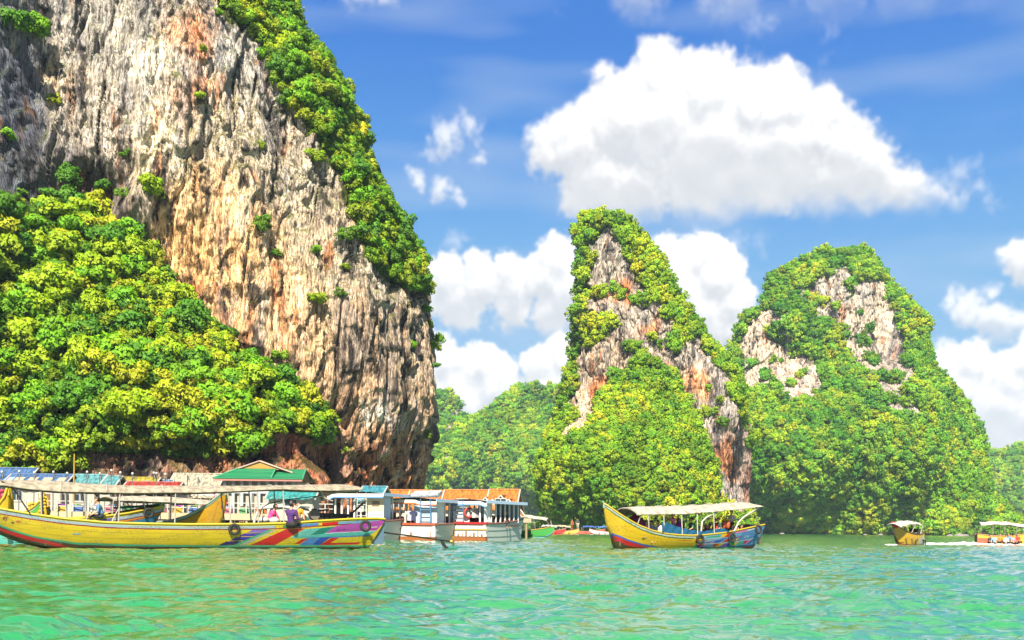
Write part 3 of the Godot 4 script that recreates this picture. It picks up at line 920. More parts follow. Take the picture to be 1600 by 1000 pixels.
func hull_image(x0: float, x1: float, w: int, h: int, sheer: Array, bottom: Array, ground: Color, bands: Array, shapes: Array, wear: float, sd: int) -> ImageTexture:
	var im := Image.create_empty(w, h, false, Image.FORMAT_RGB8)
	var rough := noise(FastNoiseLite.TYPE_SIMPLEX, 0.09, sd, 4)
	var polys := []
	for s: Array in shapes:
		var p := poly(s[1])
		var r := Rect2(p[0], Vector2.ZERO)
		for q in p:
			r = r.expand(q)
		polys.append([s[0], p, r])
	for i in w:
		var px := lerpf(x0, x1, (i + 0.5) / w)
		var ys := curve(sheer, px)
		var yb := curve(bottom, px)
		var here := []
		for q: Array in polys:
			if px >= q[2].position.x and px <= q[2].end.x:
				here.append(q)
		for j in h:
			var py := lerpf(ys, yb, (j + 0.5) / h)
			var c := ground
			for b: Array in bands:            # [from x, to x, upper curve or distance below the sheer, thickness, colour]
				if px < b[0] or px > b[1]:
					continue
				var y: float = curve(b[2], px) if b[2] is Array else ys + float(b[2])
				if py >= y and py < y + float(b[3]):
					c = b[4]
			for q: Array in here:
				if Geometry2D.is_point_in_polygon(Vector2(px, py), q[1]):
					c = q[0]
			var n := rough.get_noise_2d(px * 0.25, py * 2.0)
			c = c * (1.0 + n * 0.06)
			var v := (j + 0.5) / h
			for seam: float in [0.36, 0.58, 0.78]:
				if absf(v - seam) < 0.8 / h:
					c = c * 0.8
			c = c.lerp(S(70, 66, 40), clampf((v - 0.86) * 3.0 + rough.get_noise_2d(px * 0.8, 7.0) * 0.5, 0.0, 0.45) * smoothstep(0.8, 0.95, v))
			var chip := rough.get_noise_2d(px * 2.0 + 500.0, py * 9.0) + (0.12 if py < ys + 7.0 else 0.0)
			if chip > 0.50 - wear * 0.3 and rough.get_noise_2d(px * 0.12, py * 0.5 + 90.0) > 0.02:
				c = c.lerp(S(60, 58, 52), 0.7)
			im.set_pixel(i, j, c)
	return ImageTexture.create_from_image(im)

# c: name, label, x0, d0, x1, d1, bow (-1 left, 1 right), sheer, bottom, beam (half widths along the picture), image, rail, inside
func hull(c: Dictionary) -> Dictionary:
	var f := berth(c.x0, c.d0, c.x1, c.d1)
	var bm: float = c.get("middle", 0.8)
	var t := thing(c.name, c.label, "boat", f.a, f.turn, c.get("group", ""))
	var n := 56
	var vs := [0.0, 0.1, 0.25, 0.42, 0.6, 0.76, 0.9, 1.0]
	var near := []
	var far := []
	var uv := []
	var rail_a := []
	var rail_b := []
	var floor_ := []
	var inner := []
	var stem := []
	for i in n + 1:
		var px := lerpf(c.x0, c.x1, float(i) / n)
		var b := curve(c.beam, px)
		var top := local(f, px, curve(c.sheer, px), b - bm)
		var low := local(f, px, curve(c.bottom, px), b - bm)
		var vee := clampf(1.0 - b / bm, 0.0, 1.0)
		var ra := []
		var rb := []
		for k in vs.size():
			var v: float = vs[k]
			var lf: float = lerpf(1.0 - 0.34 * v * v, 1.0 - 0.9 * pow(v, 1.3), vee)
			var y: float = lerpf(top.y, low.y, v)
			var x: float = top.x + c.bow * v * float(c.get("rake", 0.0)) * smoothstep(0.8, 1.0, float(i) / n if c.bow < 0 else 1.0 - float(i) / n)
			ra.append(Vector3(x, y, -bm + b * lf))
			rb.append(Vector3(x, y, -bm - b * lf))
			uv.append(Vector2(float(i) / n, v))
		ra.append(Vector3(ra[-1].x, low.y - 0.12, -bm))
		rb.append(Vector3(ra[-1].x, low.y - 0.12, -bm))
		uv.append(Vector2(float(i) / n, 1.0))
		near.append(ra)
		far.append(rb)
		rail_a.append(Vector3(top.x, top.y + 0.02, -bm + b))
		rail_b.append(Vector3(top.x, top.y + 0.02, -bm - b))
		var fy := maxf(low.y + 0.1, minf(0.22, top.y - 0.15))
		var vf := clampf((top.y - fy) / maxf(0.05, top.y - low.y), 0.0, 1.0)
		var bf := maxf(0.005, b * lerpf(1.0 - 0.34 * vf * vf, 1.0 - 0.9 * pow(vf, 1.3), vee) - 0.06)
		var bt := maxf(0.005, b - 0.04)
		floor_.append(Vector3(top.x, fy, -bm + bf))
		floor_.append(Vector3(top.x, fy, -bm - bf))
		inner.append_array([Vector3(top.x, top.y - 0.01, -bm + bt), Vector3(top.x, fy, -bm + bf), Vector3(top.x, fy, -bm - bf), Vector3(top.x, top.y - 0.01, -bm - bt)])
	var s := st()
	s.set_smooth_group(0)
	var w: int = vs.size() + 1
	for i in n:
		for k in w - 1:
			for q in [[i, k], [i + 1, k], [i + 1, k + 1], [i, k], [i + 1, k + 1], [i, k + 1]]:
				s.set_uv(uv[q[0] * w + q[1]])
				s.add_vertex(near[q[0]][q[1]])
			for q in [[i, k], [i + 1, k + 1], [i + 1, k], [i, k], [i, k + 1], [i + 1, k + 1]]:
				s.set_uv(uv[q[0] * w + q[1]])
				s.add_vertex(far[q[0]][q[1]])
	var hm: StandardMaterial3D = c.skin
	obj("hull", done(s), hm, t)
	var stern := n if c.bow < 0 else 0
	s = st()
	var ring := []
	for k in w:
		ring.append(near[stern][k])
	for k in range(w - 2, -1, -1):
		ring.append(far[stern][k])
	slab(s, ring, Vector3(0.03 if c.bow < 0 else -0.03, 0, 0))
	obj("transom", done(s), c.transom, t)
	for r: Array in [rail_a, rail_b]:
		s = st()
		tube(s, r, c.get("rail_r", 0.05), 8)
		obj("gunwale", done(s), c.rail, t)
	s = st()
	sheet(s, floor_, 2)
	obj("floorboards", done(s), c.inside, t)
	s = st()
	for half in 2:
		var g := []
		for i in n + 1:
			g.append(inner[i * 4 + half * 2])
			g.append(inner[i * 4 + half * 2 + 1])
		sheet(s, g, 2)
	obj("lining", done(s), c.inside, t)
	var prow := 0 if c.bow < 0 else n
	if c.get("stem", true):
		s = st()
		var line := []
		for k in w:
			line.append(Vector3(near[prow][k].x, near[prow][k].y, -bm))
		line.insert(0, line[0] + Vector3(0.06 * c.bow, 0.12, 0))
		tube(s, line, 0.055, 8)
		obj("stem_post", done(s), c.get("stem_skin", c.rail), t)
	for px: float in c.get("benches", []):
		var b := curve(c.beam, px)
		var p := local(f, px, curve(c.sheer, px))
		s = st()
		box(s, Vector3(p.x, minf(p.y - 0.12, 0.55), -bm), Vector3(0.28, 0.04, b * 1.86))
		obj("bench", done(s), c.inside, t)
	return {"t": t, "f": f, "bm": bm, "c": c}

func canopy(h: Dictionary, top: Array, edge: Array, half: float, m: Material, posts: Array, pm: Material, hoops: Array) -> void:
	var f: Dictionary = h.f
	var bm: float = h.bm
	var x0: float = top[0]
	var x1: float = top[top.size() - 2]
	var n := 40
	var cols := 13
	var g := []
	var at := func(px: float, u: float) -> Vector3:
		var r := local(f, px, curve(top, px), -bm)
		var side := pix(world_of(f, Vector3(r.x, 2.0, -bm + half))).x
		var e := local(f, side, curve(edge, side), -bm + half)
		var sag := sin((px - x0) / (x1 - x0) * PI * 9.0) * 0.009
		return Vector3(r.x, e.y + (r.y - e.y) * (1.0 - pow(absf(u), 2.4)) + sag * absf(u), -bm + half * u)
	for i in n + 1:
		for k in cols:
			g.append(at.call(lerpf(x0, x1, float(i) / n), k * 2.0 / (cols - 1) - 1.0))
	var s := st()
	sheet(s, g, cols)
	var under := g.map(func(p: Vector3) -> Vector3: return p - Vector3(0, 0.025, 0))
	sheet(s, under, cols, true)
	for e in [0, cols - 1]:                      # a hem along both edges
		var line := []
		for i in n + 1:
			line.append(g[i * cols + e] - Vector3(0, 0.02, 0))
		tube(s, line, 0.03, 6)
	obj("canopy", done(s), m, h.t)
	for p: Array in posts:                       # [px at the top, px at the gunwale, both sides?]
		for side in ([1, -1] if p.size() < 3 or p[2] else [1]):
			var mid := local(f, p[0], 780.0, -bm + half)
			var a: Vector3 = at.call(clampf(pix(world_of(f, Vector3(mid.x, 2.0, -bm))).x, x0, x1), 0.97 * side)
			var b := curve(h.c.beam, p[1])
			var q := local(f, p[1], curve(h.c.sheer, p[1]), b - bm)
			s = st()
			tube(s, [a, Vector3(q.x, q.y, -bm + b * side)], 0.03, 6)
			obj("canopy_post", done(s), pm, h.t)
	for px: float in hoops:
		var line := []
		for k in 17:
			var p: Vector3 = at.call(px, k / 8.0 - 1.0)
			line.append(p + Vector3(0, 0.02, 0))
		s = st()
		tube(s, line, 0.025, 6)
		obj("hoop", done(s), pm, h.t)

func rod(h: Dictionary, called: String, pts: Array, r: float, m: Material, z := 0.0) -> void:     # pts: px, py[, z] along the near side
	var line := []
	for p: Array in pts:
		line.append(local(h.f, p[0], p[1], p[2] if p.size() > 2 else z))
	var s := st()
	tube(s, line, r, 7)
	obj(called, done(s), m, h.t)

func tyre(h: Dictionary, px: float, py: float, r: float, label: String, group: String) -> void:
	if not M.has("tyre_mesh"):
		var s := st()
		torus(s, Vector3.ZERO, Basis(), 0.75, 0.25, 26, 10)
		M.tyre_mesh = done(s)
		s = st()
		for k in 26:
			var w := TAU * k / 26
			box(s, Vector3(cos(w), sin(w), 0) * 0.985, Vector3(0.05, 0.06, 0.3), Basis(Vector3(0, 0, 1), w))
		M.tread_mesh = done(s)
		M.rubber = mat(L(0.004, 0.004, 0.004), 0.8)
	var q := local(h.f, px, py, 0.1)
	var t := thing("tyre_fender", label, "tyre", world_of(h.f, q), h.f.turn, group)
	obj("tyre", M.tyre_mesh, M.rubber, t).scale = Vector3(r, r, r * 0.8)
	obj("tread", M.tread_mesh, M.rubber, t).scale = Vector3(r, r, r * 0.8)
	var s := st()
	tube(s, [Vector3(0, r * 0.7, 0.02), Vector3(0.02, r * 1.5, -0.04)], 0.012, 5)
	obj("rope", done(s), paint(120, 110, 90), t)

# ---------------------------------------------------------------- people: one skin meshed round a jointed skeleton
var poses := {}

func person_mesh(bones: Array, hands: Array, cell: float) -> ArrayMesh:
	var lo := Vector3(1e3, 1e3, 1e3)
	var hi := -lo
	for b: Array in bones:
		var m := Vector3.ONE * (maxf(b[2], b[3]) + 0.06)
		lo = lo.min(b[0] - m).min(b[1] - m)
		hi = hi.max(b[0] + m).max(b[1] + m)
	var nx := int((hi.x - lo.x) / cell) + 2
	var ny := int((hi.y - lo.y) / cell) + 2
	var nz := int((hi.z - lo.z) / cell) + 2
	var fld := PackedFloat32Array()
	fld.resize(nx * ny * nz)
	fld.fill(1.0)
	var raw := fld.duplicate()
	var reg := PackedByteArray()
	reg.resize(fld.size())
	for b: Array in bones:
		var a: Vector3 = b[0]
		var ab: Vector3 = b[1] - a
		var l2 := maxf(1e-6, ab.length_squared())
		var m := Vector3.ONE * (maxf(b[2], b[3]) + 0.06)
		var i0 := Vector3i(((a.min(b[1]) - m - lo) / cell).floor()).clamp(Vector3i.ZERO, Vector3i(nx - 1, ny - 1, nz - 1))
		var i1 := Vector3i(((a.max(b[1]) + m - lo) / cell).ceil()).clamp(Vector3i.ZERO, Vector3i(nx - 1, ny - 1, nz - 1))
		for z in range(i0.z, i1.z + 1):
			for y in range(i0.y, i1.y + 1):
				for x in range(i0.x, i1.x + 1):
					var p := lo + Vector3(x, y, z) * cell
					var h := clampf((p - a).dot(ab) / l2, 0.0, 1.0)
					var dd := (p - a - ab * h).length() - lerpf(b[2], b[3], h)
					var at := (z * ny + y) * nx + x
					if dd < raw[at]:
						raw[at] = dd
						reg[at] = b[4]
					var o := fld[at]
					var k := clampf(0.5 + 0.5 * (o - dd) / 0.03, 0.0, 1.0)
					fld[at] = lerpf(o, dd, k) - 0.03 * k * (1.0 - k)
	var ids := {}
	var verts := PackedVector3Array()
	var kinds := PackedByteArray()
	var step := [1, nx, nx * ny]
	for z in nz - 1:
		for y in ny - 1:
			for x in nx - 1:
				var at := (z * ny + y) * nx + x
				var sum := Vector3.ZERO
				var cnt := 0
				for e in [[0, 0, 0, 0], [0, 1, 0, 0], [0, 0, 1, 0], [0, 1, 1, 0], [1, 0, 0, 0], [1, 0, 0, 1], [1, 0, 1, 0], [1, 0, 1, 1], [2, 0, 0, 0], [2, 0, 0, 1], [2, 0, 1, 0], [2, 0, 1, 1]]:
					var o := Vector3i.ZERO
					if e[0] == 0:
						o = Vector3i(0, e[1], e[2])
					elif e[0] == 1:
						o = Vector3i(e[3], 0, e[2])
					else:
						o = Vector3i(e[3], e[2], 0)
					var c0: int = at + o.x + o.y * nx + o.z * nx * ny
					var c1: int = c0 + step[e[0]]
					if (fld[c0] < 0.0) != (fld[c1] < 0.0):
						var w := fld[c0] / (fld[c0] - fld[c1])
						var p := Vector3(o)
						p[e[0]] += w
						sum += p
						cnt += 1
				if cnt:
					ids[at] = verts.size()
					verts.append(lo + (Vector3(x, y, z) + sum / cnt) * cell)
					kinds.append(reg[at])
	var sts := []
	for k in 4:
		var s := st()
		s.set_smooth_group(0)
		sts.append(s)
	for at: int in ids:
		for ax in 3:
			var c1: int = at + step[ax]
			if (fld[at] < 0.0) == (fld[c1] < 0.0):
				continue
			var u: int = step[(ax + 1) % 3]
			var v: int = step[(ax + 2) % 3]
			if not (ids.has(at - u) and ids.has(at - v) and ids.has(at - u - v)):
				continue
			var q := [ids[at], ids[at - u], ids[at - u - v], ids[at - v]]
			if fld[at] < 0.0:
				q.reverse()
			quad(sts[kinds[q[0]]], verts[q[0]], verts[q[1]], verts[q[2]], verts[q[3]])
	for hd: Array in hands:                    # [wrist, direction of the fingers, side of the thumb]
		var w: Vector3 = hd[0]
		var dir: Vector3 = hd[1].normalized()
		var side: Vector3 = hd[2].normalized()
		var bend := dir.cross(side) * 0.02
		for k in 4:
			var root := w + dir * 0.07 + side * (0.03 - 0.02 * k)
			var len_: float = [0.07, 0.08, 0.075, 0.058][k]
			tube(sts[0], [root, root + dir * len_ * 0.5 + bend * 0.4, root + dir * len_ * 0.9 + bend * 1.5], [0.0095, 0.009, 0.007], 5)
		tube(sts[0], [w + dir * 0.02 + side * 0.03, w + dir * 0.05 + side * 0.06, w + dir * 0.085 + side * 0.065 + bend], [0.012, 0.010, 0.008], 5)
	var mesh := ArrayMesh.new()
	for s: SurfaceTool in sts:
		s.generate_normals()
		s.index()
		mesh = s.commit(mesh)
	return mesh

# regions: 0 skin, 1 top, 2 trousers, 3 hair
func pose(kind: String) -> ArrayMesh:
	if poses.has(kind):
		return poses[kind]
	var b := []
	var hands := []
	var up := kind.begins_with("stand")
	var hip := Vector3(0, 0.92 if up else 0.1, 0)
	var lean := 0.0
	if kind == "stand_bent":
		lean = 0.42
	elif kind == "seat_bent":
		lean = 0.2
	var chest := hip + Vector3(0, 0.34 * cos(lean), 0.34 * sin(lean))
	var neck := hip + Vector3(0, 0.50 * cos(lean), 0.50 * sin(lean) + 0.01)
	var head := neck + Vector3(0, 0.17 * cos(lean * 0.8), 0.17 * sin(lean * 0.8) + 0.03)
	b.append([hip + Vector3(-0.07, 0, 0), hip + Vector3(0.07, 0, 0), 0.115, 0.115, 2])
	b.append([hip + Vector3(0, 0.1, 0), chest, 0.115, 0.125, 1])
	b.append([chest + Vector3(-0.07, 0.02, 0), chest + Vector3(0.07, 0.02, 0), 0.115, 0.115, 1])
	var sh := chest.lerp(neck, 0.62)
	b.append([sh + Vector3(-0.15, 0, 0), sh + Vector3(0.15, 0, 0), 0.06, 0.06, 1])
	b.append([neck - Vector3(0, 0.03, 0), neck.lerp(head, 0.6), 0.052, 0.05, 0])
	b.append([head + Vector3(0, 0.02, -0.012), head + Vector3(0, -0.045, 0.022), 0.088, 0.062, 0])
	b.append([head + Vector3(0, -0.005, 0.085), head + Vector3(0, -0.03, 0.102), 0.012, 0.016, 0])
	for x in [-1, 1]:
		b.append([head + Vector3(0.088 * x, -0.01, -0.01), head + Vector3(0.092 * x, 0.015, -0.015), 0.02, 0.022, 0])
	b.append([head + Vector3(0, 0.055, -0.02), head + Vector3(0, 0.02, -0.045), 0.092, 0.088, 3])
	if kind == "seat_bun" or kind == "seat_scarf":
		b.append([head + Vector3(0, 0.05, -0.1), head + Vector3(0, 0.02, -0.13), 0.05, 0.05, 3])
	if kind == "seat_scarf":
		b.append([head + Vector3(0, 0.02, -0.03), neck + Vector3(0, -0.1, -0.06), 0.1, 0.12, 3])
		b.append([neck + Vector3(0, -0.04, 0.02), neck + Vector3(0, -0.14, 0.06), 0.09, 0.09, 3])
	for x in [-1, 1]:
		var s := sh + Vector3(0.185 * x, -0.01, 0)
		var e := s + Vector3(0.06 * x, -0.25, 0.03)
		var w := e + Vector3(-0.03 * x, -0.1, 0.2)
		var th := hip + Vector3(0.09 * x, -0.02, 0.0)
		var kn := th + Vector3(0.03 * x, 0.02, 0.42)
		var an := kn + Vector3(0, -0.4, 0.03)
		if up:
			kn = th + Vector3(0.02 * x, -0.42, 0.03)
			an = kn + Vector3(0.0, -0.41, -0.04)
			w = e + Vector3(0.0, -0.23, 0.06)
		if kind == "stand_hip":
			e = s + Vector3(0.13 * x, -0.22, -0.04)
			w = e + Vector3(-0.12 * x, -0.1, 0.16)
		if kind == "seat_photo" or (kind == "seat_wave" and x == 1):
			e = s + Vector3(0.05 * x, -0.06, 0.24)
			w = e + Vector3(-0.08 * x, 0.2, 0.1)
		if kind == "stand_bent":
			e = s + Vector3(0.05 * x, -0.22, 0.12)
			w = e + Vector3(-0.02 * x, -0.2, 0.12)
		b.append([s, e, 0.055, 0.045, 1])
		b.append([e, w, 0.041, 0.03, 0])
		var dir: Vector3 = (w - e).normalized()
		b.append([w, w + dir * 0.06, 0.03, 0.036, 0])
		hands.append([w, dir, Vector3(-x, 0.2, 0.1)])
		b.append([th, kn, 0.088, 0.062, 2])
		b.append([kn, an, 0.058, 0.042, 2])
		b.append([an + Vector3(0, -0.03, -0.02), an + Vector3(0.01 * x, -0.055, 0.14), 0.038, 0.03, 0])
	poses[kind] = person_mesh(b, hands, 0.026)
	return poses[kind]

# head: the middle of the head in the view; d: distance; turn: 0 faces the camera, + to the right; cols: top, trousers, hair, skin
func person(label: String, kind: String, px: float, py: float, d: float, turn: float, size: float, top: Color, low: Color, group := "", hair := Color(0.06, 0.05, 0.045), skin := Color(0.62, 0.45, 0.34)) -> Node3D:
	var up := kind.begins_with("stand")
	var high := (0.92 if up else 0.1) + 0.67
	var o := 0.0
	if kind == "stand_bent":
		high = 0.92 + 0.617
		o = 0.3
	var p := P(px, py, d) - Vector3(0, high * size, 0)
	var t := thing("person", label, "person", p, turn, group)
	t.scale = Vector3.ONE * size
	var b := obj("body", pose(kind), null, t)
	b.position = Vector3(0, 0, -o)
	var ms := [[skin, 0.6], [top, 0.85], [low, 0.85], [hair, 0.6]]
	for k in 4:
		var key := "cloth%s%s" % [ms[k][0].to_html(), k]
		if not M.has(key):
			M[key] = mat(ms[k][0], ms[k][1])
		b.set_surface_override_material(k, M[key])
	return t
func H2(c: Color) -> Color:                          # cloth under a canopy: colour brightened to make up for its shade
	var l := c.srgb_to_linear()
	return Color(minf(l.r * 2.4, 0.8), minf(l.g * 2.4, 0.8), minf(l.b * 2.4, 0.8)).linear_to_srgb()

func skin_mat(tex: Texture2D) -> StandardMaterial3D:
	var m := mat(Color(1, 1, 1), 0.45)
	m.albedo_texture = tex
	m.metallic_specular = 0.4
	m.texture_repeat = false
	return m

func canvas(r: float, g: float, b: float) -> StandardMaterial3D:
	var m := mat(H(r, g, b, 0.3), 0.9)
	m.cull_mode = BaseMaterial3D.CULL_DISABLED
	var n := noise(FastNoiseLite.TYPE_SIMPLEX, 0.02, 31, 5)
	if not M.has("cloth_tex"):
		M.cloth_tex = noise_tex(n, 256, 0.62, 1.2)
	m.albedo_texture = M.cloth_tex
	m.uv1_triplanar = true
	m.uv1_scale = Vector3(0.5, 0.5, 0.5)
	return m

func garland(h: Dictionary, px: float, py: float, label: String, cols: Array, tall: float) -> void:   # ribbons and cloth flowers knotted round a prow
	var t := thing("garland", label, "garland", world_of(h.f, local(h.f, px, py, -float(h.bm))))
	for k in cols.size():
		var c: Array = cols[k]
		var s := st()
		var y := -tall * k / cols.size()
		for q in 5:
			var w := TAU * q / 5.0 + k
			ball(s, Vector3(cos(w) * 0.1, y + 0.03 * sin(w * 2.0), sin(w) * 0.1), Vector3(0.1, 0.085, 0.1), 7, 5)
		for q in 2:
			var w := 2.0 * q + k * 1.7
			var d := Vector3(cos(w), 0, sin(w))
			slab(s, [Vector3(0, y, 0) + d * 0.12, Vector3(0.05, y, 0) + d * 0.16, Vector3(0.06, y - 0.4, 0.03) + d * 0.2, Vector3(0.0, y - 0.42, 0.0) + d * 0.18], Vector3(0, 0, 0.012))
		obj("ribbon", done(s), paint(c[0], c[1], c[2], 0.8), t)

func big_boat() -> void:
	var sheer := [-150, 748, -90, 772, -40, 787, 0, 795.5, 50, 804, 100, 811, 165, 817, 230, 819, 300, 820, 400, 819.5, 450, 818, 500, 814.5, 550, 811.5, 590, 810.5, 604, 812]
	var bottom := [-150, 770, -90, 793, -40, 812, 0, 832, 30, 844, 60, 851, 95, 857.5, 200, 859, 400, 859, 604, 858.5]
	var x0 := -150.0
	var x1 := 602.0
	var Y := H(232, 208, 30)
	var green := H(70, 190, 145)
	var red := H(215, 25, 28)
	var sky := H(80, 145, 220)
	var aqua := H(105, 200, 195)
	var lav := H(185, 185, 225)
	var bands := [[-150, 430, 0.0, 7.0, H(168, 196, 206)], [430, 442, 0.0, 7.0, Y], [442, 462, 0.0, 7.0, H(40, 150, 70)], [462, 498, 0.0, 7.0, sky], [498, 504, 0.0, 7.0, Y], [504, 530, 0.0, 7.0, red], [530, 604, 0.0, 7.0, H(120, 180, 225)], [-150, 604, 6.6, 1.7, H(150, 20, 35)], [60, 604, 0.0, 2.4, H(246, 222, 30)],
		[-150, 604, [-150, 766, -90, 790, -40, 808, 0, 822, 30, 832, 60, 840, 120, 849, 200, 851.5, 330, 853, 604, 853], 60.0, H(92, 62, 36)], [-150, 110, [-150, 766, -90, 790, -40, 808, 0, 825, 40, 837.5, 75, 845, 108, 855], 6.0, H(222, 20, 30)], [-150, 604, [-150, 762, -90, 786, -40, 805, 0, 820, 30, 831, 60, 839, 120, 848, 200, 850.8, 330, 852.2, 604, 852], 3.0, green]]
	var shapes := [[H(135, 110, 210), [394, 828, 421, 827.5, 414, 832.4, 386, 832.6]], [H(75, 55, 190), [382, 833.4, 409, 833, 401, 838, 374, 838.2]], [H(55, 40, 175), [370, 839.2, 395, 839, 387, 844.6, 360, 845]], [H(58, 22, 118), [355, 846, 379, 845.8, 370, 852, 343, 852.2]],
		[green, [421, 827.5, 429, 827.3, 374, 852, 366, 852]], [lav, [430, 827.3, 433, 827.2, 383, 852, 376, 852]], [red, [447, 827, 478, 825.5, 431, 852, 393, 852]], [aqua, [476, 827, 527, 822.5, 517, 832, 505, 838.5, 455, 840.5]], [H(35, 140, 125), [504, 825, 527, 822.8, 511, 834, 488, 836]],
		[H(186, 80, 190), [528, 822, 604, 812, 598, 829, 514, 833]], [H(90, 195, 190), [455, 841, 514, 833.6, 598, 829.4, 592, 836, 470, 841.5]], [H(235, 235, 240), [512, 833, 598, 829, 598, 829.8, 512, 833.8]], [sky, [470, 841, 592, 836, 591, 838, 500, 842]], [red, [475, 842.2, 485, 841.6, 471, 850, 462, 850]], [H(85, 145, 222), [485, 841.6, 526, 839.5, 509, 852, 470, 852]], [H(45, 85, 195), [506, 840.4, 526, 839.4, 510, 851, 494, 852]],
		[red, [526, 841, 541, 840.6, 528, 848.6, 584, 847.6, 581, 851, 509, 852]], [Y, [541, 841, 591, 838.2, 584, 847.6, 530, 848.8]], [H(225, 200, 215), [580, 824, 596, 822, 596, 824, 580, 825.6]]]
	for k in 9:                                    # the worn registration letters and the bow number
		if k != 4 and k != 7:
			shapes.append([H(60, 40, 70), [532 + k * 2.1, 827.4 - k * 0.14, 533.3 + k * 2.1, 827.2 - k * 0.14, 533.1 + k * 2.1, 829.4 - k * 0.14, 531.9 + k * 2.1, 829.5 - k * 0.14]])
	shapes += [[H(120, 40, 20), [5, 808, 12, 807, 14, 808, 7, 809.5]], [H(120, 40, 20), [4, 809, 6.5, 808.5, 7, 813, 5, 812.5]], [H(120, 40, 20), [6, 812, 11, 812, 11, 813.2, 6, 813.4]], [H(120, 40, 20), [10, 809.6, 11.6, 810, 11.6, 813, 10, 813]], [H(120, 40, 20), [6, 809.8, 11, 809.8, 11, 810.8, 6, 810.8]], [H(215, 130, 30), [26, 813, 33, 813.6, 31, 818, 25, 817]], [H(90, 80, 30), [17, 815, 23, 816, 22, 818.4, 18, 818]]]
	var tex := hull_image(x0, x1, 1500, 128, sheer, bottom, Y, bands, shapes, 0.42, 4)
	var h := hull({"name": "longtail_boat", "label": "long yellow wooden boat with striped stern and beige canopy filling the lower left", "x0": x0, "d0": 39.6, "x1": x1, "d1": 46.2, "bow": -1, "sheer": sheer, "bottom": bottom, "beam": [-150, 0.05, -100, 0.4, -30, 0.75, 60, 0.95, 300, 1.02, 480, 0.95, 602, 0.62], "middle": 0.95, "rake": 0.66, "skin": skin_mat(tex), "rail": paint(246, 222, 30), "transom": paint(96, 70, 50), "inside": paint(120, 160, 190, 0.7), "benches": [120, 170, 220, 270, 320, 370, 420], "rail_r": 0.045})
	M.cream = paint(228, 216, 190, 0.5)
	var white := paint(226, 222, 210, 0.5)
	canopy(h, [-18, 752, 10, 750.5, 60, 750.5, 90, 751.5, 140, 756, 200, 758.5, 300, 759, 400, 759, 480, 757.5, 535, 756.5, 556, 760], [2, 757, 40, 762.5, 100, 767, 150, 768.5, 250, 769, 300, 768.6, 380, 766, 443, 763, 520, 766, 577, 763.5], 1.15, canvas(214, 202, 176), [[64, 65], [102, 104], [132, 135], [188, 185], [275, 273], [356, 361], [443, 443.5], [402, 404]], white, [0, 96, 166, 252, 332, 420, 480])
	var black := paint(40, 42, 30, 0.5)
	rod(h, "canopy_stay", [[2, 752], [14, 758], [24, 768], [36, 786], [48, 804]], 0.028, black)
	rod(h, "canopy_stay", [[443, 815], [460, 798], [470, 790]], 0.022, white)
	rod(h, "canopy_stay", [[189, 790], [182, 801], [175, 815]], 0.025, M.cream)
	rod(h, "canopy_stay", [[456, 817], [459, 806], [464, 795], [473, 785], [490, 778], [530, 769], [566, 765]], 0.032, white, -0.3)
	rod(h, "canopy_stay", [[405, 808], [410, 793], [420, 787], [445, 781], [490, 776], [560, 766]], 0.018, black, -1.0)
	rod(h, "canopy_stay", [[490, 760], [500, 765], [508, 778], [520, 783]], 0.025, M.cream)
	# engine on the stern with its tiller and long shaft
	var grime := mat(L(0.03, 0.028, 0.026), 0.45, 0.6)
	var e := st()
	var c := local(h.f, 517, 809, -0.95)
	for k in 5:
		box(e, c + Vector3(-0.42 + k * 0.2, 0.02, 0), Vector3(0.16, 0.3 - 0.03 * (k % 2), 0.42))
	tube(e, [c + Vector3(-0.7, 0.1, 0.1), c + Vector3(0.75, 0.06, 0.1)], 0.11, 10)
	tube(e, [c + Vector3(-0.7, 0.12, 0.02), c + Vector3(-0.5, 0.3, 0.02), c + Vector3(-0.1, 0.34, 0.06)], 0.04, 7)
	box(e, c + Vector3(-0.72, 0.12, 0), Vector3(0.14, 0.5, 0.5))
	obj("engine", done(e), grime, h.t)
	e = st()
	tube(e, [c + Vector3(-0.72, 0.1, -0.25), c + Vector3(-0.72, 0.1, 0.27)], 0.2, 14)
	obj("flywheel", done(e), paint(150, 140, 130, 0.4), h.t)
	e = st()
	box(e, c + Vector3(-0.35, -0.16, 0.1), Vector3(0.5, 0.12, 0.4))
	box(e, c + Vector3(0.85, -0.05, 0.0), Vector3(0.5, 0.1, 0.34))
	obj("engine_bed", done(e), paint(205, 30, 30), h.t)
	rod(h, "tiller", [[526, 812], [540, 813], [550, 802], [560, 793], [572, 782]], 0.045, black, -0.75)
	rod(h, "propeller_shaft", [[556, 818], [600, 832], [640, 837], [680, 842.5], [702, 845.5]], 0.04, grime, -1.2)
	var pp := local(h.f, 706, 846, -1.2)
	e = st()
	ball(e, pp, Vector3(0.12, 0.08, 0.08), 10, 6)
	for k in 3:
		var b := Basis(Vector3.RIGHT, TAU * k / 3.0 + 0.4)
		slab(e, [pp + b * Vector3(-0.02, 0.04, -0.03), pp + b * Vector3(0.03, 0.2, -0.12), pp + b * Vector3(0.05, 0.26, 0.0), pp + b * Vector3(0.03, 0.18, 0.09), pp + b * Vector3(0.0, 0.04, 0.04)], Vector3(0.015, 0, 0))
	obj("propeller", done(e), mat(L(0.36, 0.24, 0.06), 0.35, 0.7), h.t)
	e = st()
	var fin := []
	for q: Array in [[687, 844], [693, 845], [696, 851], [701, 857], [706, 860], [697, 859], [691, 853]]:
		fin.append(local(h.f, q[0], q[1], -1.2))
	slab(e, fin, Vector3(0, 0, 0.02))
	obj("skeg", done(e), grime, h.t)
	tyre(h, 366, 827, 0.24, "black tyre hanging on the long yellow boat beside its indigo stripes", "tyre fenders on the boats")
